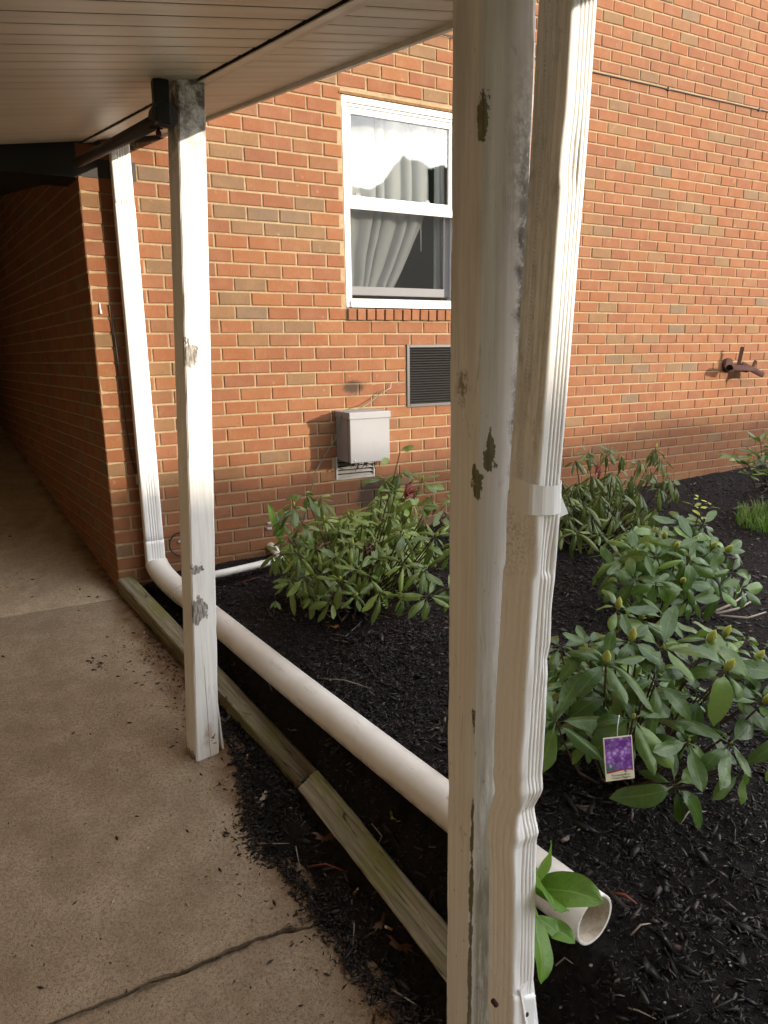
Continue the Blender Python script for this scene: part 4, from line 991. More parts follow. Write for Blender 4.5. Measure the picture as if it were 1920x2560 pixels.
def make_near_spout():
    t = empty('downspout', (0.33, -3.325, 0.0), 'dented white corrugated downspout leaning on the nearest post', 'downspout', 'downspouts')
    prof = flute_profile(0.054, 0.080, {'front': [0.30, 0.5, 0.70, 0.88], 'left': [0.14, 0.34, 0.64, 0.86], 'right': [0.3, 0.5, 0.7]}, n=34, amp=0.0024, cr=0.007)
    yc = -3.347
    def dent(p, c, i, k):
        d = Vector((0, 0, 0)); z = c.z; lx = p.x-c.x; ly = p.y-c.y
        n1 = MN.noise((p.x*18, p.y*18, z*6)); d += Vector((lx, ly, 0))*(0.012*n1)
        def kick(z0, wz, amp, ph):
            return amp*math.exp(-((z-z0)/wz)**2)*math.sin((z-z0)/wz*1.9+ph)
        front = sstep(0.01, 0.03, -ly); left = sstep(0.005, 0.022, -lx)
        tri = lambda z0, w_: max(0.0, 1-abs(z-z0)/w_)
        # flattened patch above a sharp step, seen high on the lower section
        d.y += front*0.0065*sstep(1.06, 0.96, z)*sstep(0.935, 0.948, z)*(0.5+0.5*math.sin(lx*120+0.6))
        d.x += left*0.004*sstep(1.06, 0.96, z)*sstep(0.935, 0.948, z)
        # crumple near the bottom: pinch, ridges, then a bulge to the left
        d.y += front*(0.011*tri(0.475, 0.03)-0.007*tri(0.525, 0.025)-0.006*tri(0.43, 0.02))*(0.75+0.35*math.sin(lx*55+1.2))
        d.x += left*(0.009*tri(0.485, 0.035)-0.0065*math.exp(-((z-0.40)/0.05)**2)+0.004*tri(0.55, 0.02))
        rt = sstep(0.012, 0.025, lx)
        d.x += -rt*(0.003*tri(0.87, 0.06)+0.004*tri(0.465, 0.10)); d.y += front*0.005*tri(0.78, 0.03)*sstep(0.0, 0.02, lx)
        # shallow square dent high up
        d.y += front*0.004*sstep(1.575, 1.582, z)*sstep(1.70, 1.62, z)*sstep(0.012, 0.0, lx)
        d.y += front*0.0022*MN.noise((lx*60, z*11, 2))*sstep(1.08, 0.95, z)
        return d
    m = MB(); zs = [2.5-(2.5-1.055)*i/70 for i in range(71)]
    loft(m, prof, [Vector((near_x(z), yc, z)) for z in zs], scale=lambda i: (1.0, 1.0), disp=dent); m.build('upper_section', MAT['alu_near'], t)
    m = MB(); zs = [1.083-(1.083-0.055)*i/200 for i in range(201)]
    loft(m, prof, [Vector((near_x(z), yc-0.002, z)) for z in zs], scale=lambda i: (1.07, 1.05), disp=dent); m.build('lower_section', MAT['alu_near'], t)
    # lock seam on the shaded face of the upper section
    m = MB()
    for i in range(190):
        z = 2.4-i*0.0069
        if z < 1.12: break
        x = near_x(z)-0.0278; y = yc+0.012-0.004*(2.4-z)
        y -= 0.0; m.hexa([(x, y-0.004, z), (x+0.004, y-0.004, z), (x+0.004, y+0.003, z+0.0035), (x, y+0.003, z+0.0035), (x-0.0007, y-0.004, z+0.003), (x+0.004, y-0.004, z+0.003), (x+0.004, y+0.003, z+0.0065), (x-0.0007, y+0.003, z+0.0065)])
    o = m.build('lock_seam', MAT['alu_near'], t)
    # strap band around the joint, its loose end sticking out to the right
    pr = []; xc = near_x(1.085)
    for i in range(25):
        s = i/24; a = math.pi*1.02-s*math.pi*0.98
        pr.append((xc-0.004+0.049*math.cos(a)*(1 if s < .5 else 0.92), -3.350-0.047*math.sin(a)**0.7 if math.sin(a) > 0 else -3.350))
    m = MB(); vs = []; fs = []
    for i, (x, y) in enumerate(pr):
        s = i/24; zt = 1.118-0.012*s-0.010*math.sin(s*math.pi); zb = zt-0.052-0.006*math.sin(s*9)*0.3
        fl = 0.0012*math.sin(s*40)*(1 if s < 0.3 else 0.25)
        vs += [(x, y+fl, zb), (x, y+fl, zt), (x*0.985+xc*0.015, y*0.985-3.35*0.015, zt), (x*0.985+xc*0.015, y*0.985-3.35*0.015, zb)]
    for i in range(24):
        k = i*4
        for j in range(4): fs.append((k+j, k+(j+1) % 4, k+4+(j+1) % 4, k+4+j))
    m.add(vs, fs, smooth=False); m.build('strap', MAT['alu'], t)
    p = [on_y(1399, 1229, -3.345), on_y(1421, 1284, -3.345), on_y(1398, 1294, -3.345)]
    m = MB(); m.add(p+[q+Vector((0.002, 0.004, 0)) for q in p]+[], [(0, 1, 2), (5, 4, 3), (0, 3, 4, 1), (1, 4, 5, 2), (2, 5, 3, 0)]); m.build('strap_end', MAT['alu'], t)
    # lower elbow
    pe = flute_profile(0.060, 0.088, {'front': [0.2, 0.4], 'left': [0.2, 0.4, 0.6, 0.8]}, n=20, amp=0.002)
    m = MB(); zs = [0.075-0.5*i/40 for i in range(41)]
    def el(p, c, i, k): return Vector((0.0, 0.0, -0.03*(p.x-c.x)/0.03*math.exp(-i/6.0)*0.5 - 0.012*math.exp(-i/6.0)))
    loft(m, pe, [Vector((near_x(z)+0.001+0.03*sstep(0.0, -0.35, z), yc-0.005-0.02*sstep(0.02, -0.4, z), z)) for z in zs], disp=el); m.build('elbow', MAT['alu_near'], t)
    q = [on_y(1301, 2478, -3.398), on_y(1326, 2444, -3.388), on_y(1334, 2452, -3.381), on_y(1346, 2562, -3.376), on_y(1316, 2566, -3.402)]
    m = MB(); m.add(q+[v+Vector((-0.003, 0.008, -0.001)) for v in q], [(4, 3, 2, 1, 0), (5, 6, 7, 8, 9), (0, 1, 6, 5), (1, 2, 7, 6), (2, 3, 8, 7), (3, 4, 9, 8), (4, 0, 5, 9)]); m.build('folded_flap', MAT['alu'], t)
    for u, v in ((1241, 2513), (1317, 2537)):
        c = on_y(u, v, -3.401 if u < 1300 else -3.397); m = MB(); m.tube([c+Vector((0, 0.012, 0)), c, c+Vector((0, -0.002, 0))], [0.0052, 0.0052, 0.0035], 10); m.build('screw', MAT['rust'], t)
make_near_spout()

def make_wall_spout():
    t = empty('downspout', (0.215, -0.04, 0.1), 'straight white corrugated downspout fixed to the wall beside the passage corner', 'downspout', 'downspouts')
    prof = flute_profile(0.102, 0.070, {'front': [0.26, 0.42, 0.58, 0.74]}, n=30, amp=0.0032, cr=0.009)
    def path(z0, z1, n): return [Vector((0.2155-0.002*(1-z/2.4), -0.0445, z)) for z in [z0+(z1-z0)*i/n for i in range(n+1)]]
    m = MB(); loft(m, prof, path(2.50, 2.12, 6)); m.build('upper_section', MAT['alu'], t)
    m = MB(); loft(m, prof, path(2.135, 0.245, 30), scale=lambda i: (1.035, 1.035)); m.build('lower_section', MAT['alu'], t)
    m = MB(); loft(m, prof, path(0.262, 0.115, 6), scale=lambda i: (1.07, 1.07)); m.build('adapter', MAT['alu'], t)
    m = MB(); m.box((0.150, -0.030, 0.60), (0.158, -0.002, 0.66)); m.build('wall_strap', MAT['zinc'], t)
make_wall_spout()

# ------------------------------------------------------------------ drain pipes
def make_pvc():
    t = empty('drain_pipe', (0.4, -1.5, 0.0), 'thick white plastic drain pipe lying along the mulch bed from wall downspout to open end', 'pipe')
    rad = 0.0625
    PA = Vector((0.635, -3.261, -0.011)); PB = Vector((0.353, -0.9, 0.006)); d = (PA-PB).normalized()
    m = MB(); Q = PB-d*0.50
    n = 40
    def ring(c, r_, nrm, seg=32):
        a = nrm.cross(Vector((0, 0, 1))).normalized(); b = a.cross(nrm).normalized()
        return [c+(a*math.cos(2*math.pi*k/seg)+b*math.sin(2*math.pi*k/seg))*r_ for k in range(seg)]
    rings = []
    L = (PA-Q).length
    for i in range(n+1):
        s = L*i/n; rings.append(ring(Q+d*s+Vector((0, 0, -0.012*math.sin(math.pi*i/n))), rad, d))
    rings[-1] = ring(PA, rad+0.0012, d); rings.append(ring(PA+d*0.001, rad-0.0005, d)); rings.append(ring(PA-d*0.0005, rad-0.0055, d)); 
    vs = [v for r in rings for v in r]; fs = []
    for i in range(len(rings)-1):
        for k in range(32): fs.append((i*32+k, (i+1)*32+k, (i+1)*32+(k+1) % 32, i*32+(k+1) % 32))
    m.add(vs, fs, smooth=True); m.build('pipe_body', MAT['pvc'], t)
    ri = [ring(PA-d*(0.0006+0.04*i), rad-0.0056, d) for i in range(14)]; vs = [v for r in ri for v in r]; fs = []
    for i in range(13):
        for k in range(32): fs.append((i*32+k, (i+1)*32+k, (i+1)*32+(k+1) % 32, i*32+(k+1) % 32))
    q = NT('stained_pvc', 0.5, 0.4); pp = q.pos(); nn_ = q.noise(pp, 38, 6, 0.75)
    cc = q.mix(q.ramp(nn_, 0.4, 0.7), (0.62, 0.55, 0.45), (0.42, 0.33, 0.23)); cc = q.mix(q.mul(q.ramp(q.noise(pp, 55, 6, 0.8), 0.46, 0.60), q.near(pp, (0.575, -3.20, 0.0), 0.03, 0.10)), cc, (0.09, 0.05, 0.025)); q.fin(cc)
    m = MB(); m.add(vs, fs, smooth=True); m.build('pipe_inside', q.m, t)
    # elbow from the downspout
    E0 = Vector((0.215, -0.05, 0.135)); c = []
    ctrl = [E0+Vector((0, 0, 0.0)), E0+Vector((0.0, -0.012, -0.085)), Q+(-d)*0.10+Vector((0, 0, 0.0)), Q+d*0.02]
    for i in range(15):
        s = i/14; a = (1-s)**3; b = 3*s*(1-s)**2; e = 3*s*s*(1-s); f = s**3
        c.append(ctrl[0]*a+ctrl[1]*b+ctrl[2]*e+ctrl[3]*f)
    m = MB(); m.tube(c, [0.060]+[0.066]*14, 28); m.build('elbow', MAT['pvc'], t)
    m = MB(); q = Q+d*0.02; m.tube([q, q+d*0.002, q+d*0.004], [0.0668, 0.0672, 0.0668], 28, caps=False); m.build('joint_ring', MAT['dark'], t)
    t2 = empty('thin_pipe', (0.55, -0.22, 0.06), 'thin white plastic pipe lying along the foot of the wall', 'pipe')
    m = MB(); A = Vector((0.30, -0.315, 0.055)); Bq = Vector((0.965, -0.195, 0.06)); m.tube([A, A.lerp(Bq, 0.5)+Vector((0, 0, -0.003)), Bq], 0.024, 16); m.build('pipe_body', MAT['pvc'], t2)
    m = MB(); m.tube([Vector((0.955, 0.02, 0.105)), Vector((0.962, -0.10, 0.085)), Vector((0.966, -0.195, 0.06))], 0.028, 16); m.build('elbow', MAT['pvc'], t2)
    o = text_mesh('print', 'F04', 0.02, MAT['ink']); o.location = Vector((0.86, -0.2375, 0.052))-Vector(t2.location); o.rotation_euler = (math.radians(70), 0, math.radians(10)); link(o, t2)

make_pvc()

# ------------------------------------------------------------------ timbers
def timber(name, tl0, tl1, tr0, tr1, h, label, seed):
    """squared landscape timber given its two top edges"""
    L0, L1, R0, R1 = map(Vector, (tl0, tl1, tr0, tr1))
    ax = ((L1+R1)/2-(L0+R0)/2); ln = ax.length; X = ax.normalized(); Y = ((L0-R0)+(L1-R1)); Y = (Y-X*Y.dot(X)).normalized(); Z = X.cross(Y).normalized()
    if Z.z < 0: Z = -Z
    w = ((L0-R0).length+(L1-R1).length)/2
    o = (L0+R0)/2; n = 40; pr = []
    b = 0.012
    base = [(-w/2, -h), (w/2, -h), (w/2, -h*0.5), (w/2, -b), (w/2-b*0.3, -b*0.25), (w/2-b, 0), (w*0.17, 0), (-w*0.17, 0), (-w/2+b, 0), (-w/2+b*0.3, -b*0.25), (-w/2, -b), (-w/2, -h*0.5)]
    vs = []; fs = []; k = len(base)
    for i in range(n+1):
        s = i/n*ln
        for j, (y, z) in enumerate(base):
            q = 0.004*MN.noise((s*3+seed, j*0.8, 0))+0.002*MN.noise((s*17+seed, j*2.3, 4)) - 0.006*max(0, MN.noise((s*6+seed, j*1.9, 8))-0.25)
            vs.append((s, y+q, z+q))
    for i in range(n):
        for j in range(k): fs.append((i*k+j, (i+1)*k+j, (i+1)*k+(j+1) % k, i*k+(j+1) % k))
    fs.append(tuple(range(k))); fs.append(tuple(reversed([n*k+j for j in range(k)])))
    m = MB(); m.add(vs, fs)
    me = m.mesh(name, MAT['timber']); ob = bpy.data.objects.new(name, me)
    mw = Matrix((X, Y, Z)).transposed().to_4x4(); mw.translation = o; ob.matrix_world = mw; link(ob)
    bm = bmesh.new(); bm.from_mesh(me); bmesh.ops.recalc_face_normals(bm, faces=bm.faces); bm.to_mesh(me); bm.free()
    tag(ob, label, 'timber', 'timbers edging the bed'); return ob
def make_timbers():
    a, b, c, d = TIM1
    timber('landscape_timber', a, b, c, d, 0.10, 'weathered grey timber laid from the wall corner past the foot of the farther post', 2.0)
    a, b, c, d = TIM2
    timber('landscape_timber', a, b, c, d, 0.10, 'mossy green-brown timber tilted on the mulch, running behind the nearest post', 7.0)
make_timbers()

# ------------------------------------------------------------------ wall fittings
def make_fittings():
    t = empty('electric_box', (1.45, -0.1, 0.63), 'grey metal utility box with overhanging lid mounted low on the brick wall', 'utility box')
    x0, x1 = 1.450, 1.738
    m = MB(); m.bbox((x0, -0.2235, 0.638), (x1, -0.002, 0.932), 0.004); m.build('box_body', MAT['steel'], t)
    m = MB(); m.bbox((x0-0.006, -0.231, 0.922), (x1+0.006, -0.002, 0.966), 0.004); m.build('lid', MAT['steel'], t)
    m = MB(); m.box((x0-0.0012, -0.19, 0.64), (x0, -0.186, 0.92)); m.build('side_seam', MAT['dark'], t)
    m = MB(); p = [on_y(936, 1024, -0.02), on_y(890, 1024, -0.05), on_y(840, 1029, -0.06)]
    pts = [(2.0-0.23, -0.004, 1.075), (1.745, -0.03, 1.045), (1.68, -0.05, 1.01), (1.60, -0.10, 0.985), (1.52, -0.12, 0.972), (1.452, -0.13, 0.972), (1.438, -0.12, 0.93)]
    m.tube(pts, 0.0035, 6); pts2 = [(1.438, -0.12, 0.93), (1.437, -0.10, 0.88), (1.415, -0.08, 0.80), (1.33, -0.05, 0.66), (1.28, -0.04, 0.58), (1.235, -0.03, 0.42), (1.17, -0.05, 0.25)]
    o = m.build('box_wire', MAT['green_wire']); tag(o, 'green wire arching out of the wall onto the top of the utility box', 'wire')
    m = MB(); m.tube(pts2, 0.0032, 6); tag(m.build('ground_wire', MAT['green_wire']), 'thin wire hanging from the left side of the utility box down to the shrub', 'wire')
    m = MB(); m.tube([(1.775, -0.002, 1.08), (1.80, -0.02, 1.06), (1.825, -0.025, 1.09), (1.86, -0.02, 1.10), (1.87, -0.015, 1.14)], 0.003, 6); tag(m.build('stub_wire', MAT['grey_wire']), 'short bent bare wire poking from a mortar joint right of the utility box', 'wire')
    for sx in (x0+0.03, x1-0.03):
        m = MB(); m.tube([(sx, -0.2235, 0.655), (sx, -0.2265, 0.655), (sx, -0.228, 0.655)], [0.006, 0.006, 0.003], 8); m.build('screw', MAT['zinc'], t)
    # debris dangling under the box
    m = MB()
    for i in range(14):
        x = R.uniform(1.50, 1.735); y = R.uniform(-0.2, -0.02); m.tube([(x, y, 0.638), (x+R.uniform(-0.02, 0.02), y, 0.62), (x+R.uniform(-0.03, 0.03), y, 0.60-R.random()*0.03)], [0.006, 0.005, 0.001], 5)
    tag(m.build('nest_scraps', MAT['black']), 'dark dry scraps hanging under the utility box', 'debris', kind='stuff')
    # rusty twin flood light
    t = empty('flood_light', (5.40, -0.06, 1.16), 'rusty twin floodlight bracket mounted on the right side of the brick wall', 'light')
    m = MB(); m.tube([(5.36, -0.004, 1.19), (5.36, -0.03, 1.19)], 0.06, 12); m.build('wall_plate', MAT['rust'], t)
    def hood(c, a, tilt):
        m = MB(); vs = []; fs = []; n, k = 8, 8
        X = Vector((math.cos(a), math.sin(a), tilt)).normalized(); Y = Vector((-math.sin(a), math.cos(a), 0)); Z = X.cross(Y)
        for i in range(n+1):
            s = i/n
            for j in range(k+1):
                q = math.pi*j/k; r_ = 0.075*(0.55+0.45*math.sin(s*math.pi*0.5+0.2))
                vs.append(Vector(c)+X*(s*0.21-0.10)+Y*(r_*math.cos(q))+Z*(0.045*math.sin(q)))
        for i in range(n):
            for j in range(k): fs.append((i*(k+1)+j, i*(k+1)+j+1, (i+1)*(k+1)+j+1, (i+1)*(k+1)+j))
        m.add(vs, fs, smooth=True); m.add([v-Vector((0, 0, 0.004)) for v in vs], [tuple(reversed(f)) for f in fs], smooth=True); return m
    hood((5.34, -0.14, 1.145), math.radians(-10), -0.05).build('lamp_hood', MAT['rust'], t)
    hood((5.57, -0.10, 1.13), math.radians(-50), -0.55).build('lamp_hood', MAT['rust'], t)
    def bar_(a, b, w):
        a, b = Vector(a), Vector(b); m = MB(); m.tube([a, b], w, 4, smooth=False); return m
    bar_((5.365, -0.12, 1.17), (5.40, -0.12, 1.345), 0.020).build('stem', MAT['rust'], t)
    bar_((5.585, -0.10, 1.14), (5.63, -0.10, 1.22), 0.017).build('stem', MAT['rust'], t)
    bar_((5.40, -0.06, 1.15), (5.56, -0.08, 1.13), 0.014).build('cross_arm', MAT['rust'], t)
    m = MB()
    pts = [(1.9, -0.008, 3.333), (2.25, -0.008, 3.330), (2.9, -0.008, 3.318), (3.578, -0.008, 3.314), (4.30, -0.008, 3.317), (4.369, -0.01, 3.312), (4.43, -0.008, 3.316), (5.0, -0.008, 3.316), (5.482, -0.008, 3.318), (6.6, -0.008, 3.322), (9, -0.008, 3.32)]
    m.tube(pts, 0.0042, 6)
    ob = empty('wall_cable', (4, 0, 3.32), 'thin black cable clipped along a mortar joint high on the wall', 'cable'); m.build('cable_run', MAT['black'], ob)
    for x in (2.40, 4.37, 5.482):
        c = MB(); c.bbox((x-0.006, -0.016, 3.306), (x+0.006, 0.004, 3.330), 0.002); c.build('clip', MAT['black'], ob)
    m = MB(); pts = [on_y(268, 700, -0.012), on_y(283, 900, -0.014), on_y(308, 930, -0.012)]
    pts = [(0.100, -0.012, 1.62), (0.112, -0.014, 1.3), (0.122, -0.015, 1.0), (0.132, -0.015, 0.8), (0.150, -0.014, 0.66)]
    m.tube(pts, 0.0038, 6); tag(m.build('loose_cable', MAT['black']), 'thin black cable hanging beside the wall downspout', 'cable')
    c = on_y(455, 1360, -0.02); m = MB(); m.tube([c+Vector((0.075*math.cos(a), -0.003*math.sin(a*2), 0.075*math.sin(a))) for a in [0.5+i*0.36 for i in range(16)]], 0.005, 7)
    tag(m.build('coiled_cable', MAT['black']), 'loop of black cable on the wall behind the farther post', 'cable')
    for i, (u, v) in enumerate(((453, 1354), (675, 1308), (673, 1321))):
        c = on_y(u, v, -0.006); m = MB(); m.bbox((c.x-0.018, -0.012, c.z-0.008), (c.x+0.018, 0.0, c.z+0.008), 0.003)
        m.tube([(c.x-0.006, -0.018, c.z), (c.x-0.006, -0.01, c.z)], 0.005, 6)
        tag(m.build('cable_clamp', MAT['zinc']), ['small metal clamp beside the loop of black cable', 'upper of two small metal clamps low on the wall left of the big shrub', 'lower of two small metal clamps low on the wall left of the big shrub'][i], 'clamp', 'cable clamps on the wall')
    m = MB(); c = on_y(715, 1310, -0.25); m.tube([c+Vector((0.05*math.cos(a), 0.02*math.sin(a), 0.07*math.sin(a))) for a in [1.2+i*0.3 for i in range(11)]], 0.003, 6)
    tag(m.build('teal_wire', MAT['teal']), 'thin teal wire looping among the leaves of the big shrub', 'wire')
    # paint drips on bricks near the corner
    c = on_y(250, 771); m = MB(); m.tube([(c.x, -0.001, c.z+0.028), (c.x, -0.003, c.z), (c.x+0.001, -0.003, c.z-0.03)], [0.003, 0.004, 0.009], 6)
    tag(m.build('paint_drip', MAT['vinyl']), 'white paint drip on a brick near the corner', 'paint')
make_fittings()

# ------------------------------------------------------------------ plants
def leaf_mesh(name, mat, wr=0.30, droop=0.35, fold=0.25, curl=0.0, tip=0.6, seed=0, nu=8, nv=4, base=0.12):
    """unit leaf along +x, normal +z; petiole start at 0"""
    rr = random.Random(seed); rr0 = rr.random(); vs = []; fs = []; at_ = []
    for i in range(nu+1):
        u = i/nu
        prof = max(0.0, math.sin(math.pi*min(1, max(0, (u-base)/(1-base)))**1.12))**0.62 if u > base else 0.0
        wd = wr*0.5*prof+0.007
        x = u; bend = (rr0-0.5)*0.22*u*u; z = -droop*u*u + 0.02*math.sin(u*7+seed)
        sc = 1-0.35*droop*u*0.6
        for j in range(nv+1):
            v = (j/nv-0.5)*2
            yy = bend+v*wd*(1-abs(curl)*0.45*abs(v))*(1+0.10*math.sin(u*9+seed*1.7)*v); zz = z+fold*abs(v)*wd - curl*abs(v)**1.5*wd*1.3 + 0.020*math.sin(u*(8+seed % 5)+v*3+seed)*abs(v)
            vs.append((x*sc, yy, zz)); at_.append((u, abs(v), 0.0, 1.0))
    for i in range(nu):
        for j in range(nv): k = i*(nv+1)+j; fs.append((k, k+nv+1, k+nv+2, k+1))
    me = bpy.data.meshes.new(name); me.from_pydata(vs, [], fs); me.materials.append(mat)
    me.polygons.foreach_set('use_smooth', [True]*len(fs))
    a = me.color_attributes.new('lf', 'FLOAT_COLOR', 'POINT'); a.data.foreach_set('color', np.array(at_, dtype=np.float32).ravel())
    me.update(); return me
def variants(mat, n, **k):
    out = []
    for i in range(n):
        kk = {a: (b(i) if callable(b) else b) for a, b in k.items()}
        out.append(leaf_mesh('leaf', mat, seed=i*7+1, **kk))
    return out
def orient(X, up):
    X = X.normalized(); Y = up.cross(X)
    if Y.length < 1e-4: Y = Vector((0, 1, 0)).cross(X)
    Y.normalize(); Z = X.cross(Y).normalized()
    return Matrix((X, Y, Z)).transposed()
class Bush:
    def __init__(s, name, base, label, group='rhododendrons in the mulch bed', cat='shrub', seed=0):
        s.root = empty(name, base, label, cat, group); s.base = Vector(base); s.r = random.Random(seed); s.n = 0; s.stems = MB(); s.fill = MB(); s.at = []
    def leaf(s, p, X, up, L, mesh, roll=0.0, name='leaf'):
        rot = orient(X, up)
        if roll: rot = rot @ Matrix.Rotation(roll, 3, 'X')
        if s.n >= 296:
            b = len(s.fill.v); me = mesh
            s.fill.add([p+rot @ (v.co*L) for v in me.vertices], [tuple(f.vertices) for f in me.polygons], smooth=True); return
        o = bpy.data.objects.new(name, mesh); mw = (rot @ Matrix.Diagonal((L, L*s.r.uniform(0.9, 1.12), L))).to_4x4(); mw.translation = p-s.base
        o.matrix_world = mw; link(o, s.root); s.n += 1
    def whorl(s, c, axis, n, L, meshes, elev=(0.05, 0.5), phase=None, bud=0.0, stemr=0.004, sub=True):
        r = s.r; axis = Vector(axis).normalized(); c = Vector(c)
        a0 = axis.orthogonal().normalized(); b0 = axis.cross(a0)
        ph = r.random()*6.28 if phase is None else phase
        for i in range(n):
            an = ph+i*2.399963*1.0 if n > 7 else ph+2*math.pi*i/n+r.uniform(-0.25, 0.25)
            el = r.uniform(*elev)
            h = a0*math.cos(an)+b0*math.sin(an)
            X = h*math.cos(el)+axis*math.sin(el)
            up = axis*math.cos(el)-h*math.sin(el)
            s.leaf(c+X*0.006-axis*r.uniform(0, 0.012), X, up, L*r.uniform(0.55, 1.18), r.choice(meshes), r.uniform(-0.35, 0.35))
        if bud:
            m = MB(); q = bud
            m.tube([c-axis*0.004, c+axis*q*0.3, c+axis*q*0.6, c+axis*q*0.85, c+axis*q*1.05], [q*0.13, q*0.25, q*0.24, q*0.13, q*0.01], 8)
            m.build('flower_bud', MAT['bud'], s.root)
    def stem(s, c, k=0.35, r0=0.0055, r1=0.0028, foot=None):
        c = Vector(c); f = foot or s.base+Vector((s.r.uniform(-0.05, 0.05), s.r.uniform(-0.05, 0.05), -0.03))
        mid = f.lerp(c, 0.55)+Vector((0, 0, -0.04-0.1*k*(c-f).length)); m2 = f.lerp(c, 0.85)+Vector((0, 0, -0.035))
        s.stems.tube([f, mid, m2, c-Vector((0, 0, 0.0))], [r0, (r0+r1)/2, r1, r1*0.9], 6)
    def done(s, mat, fillmeshes=None, nfill=0, rad=(0.3, 0.3, 0.2), ctr=None, L=0.1):
        if nfill:
            for i in range(nfill):
                d = Vector((s.r.gauss(0, 1), s.r.gauss(0, 1), s.r.gauss(0, 1))).normalized()*(s.r.random()**0.5)
                p = Vector(ctr)+Vector((d.x*rad[0], d.y*rad[1], d.z*rad[2]))
                X = Vector((s.r.gauss(0, 1), s.r.gauss(0, 1), s.r.uniform(-0.9, 0.2))); rot = orient(X, Vector((0, 0, 1))); me = s.r.choice(fillmeshes); l = L*s.r.uniform(0.7, 1.1)
                s.fill.add([p+rot @ (v.co*l) for v in me.vertices], [tuple(f.vertices) for f in me.polygons], smooth=True)
        if s.stems.v: s.stems.build('stem', MAT['stem'], s.root)
        if s.fill.v:
            o = s.fill.build('inner_leaves', mat, s.root); o['kind'] = 'stuff'
            me = o.data; a = me.color_attributes.new('lf', 'FLOAT_COLOR', 'POINT')
            src = fillmeshes[0]; buf = np.zeros(len(src.vertices)*4, dtype=np.float32); src.color_attributes['lf'].data.foreach_get('color', buf)
            k = len(me.vertices)//len(src.vertices); a.data.foreach_set('color', np.tile(buf, k))

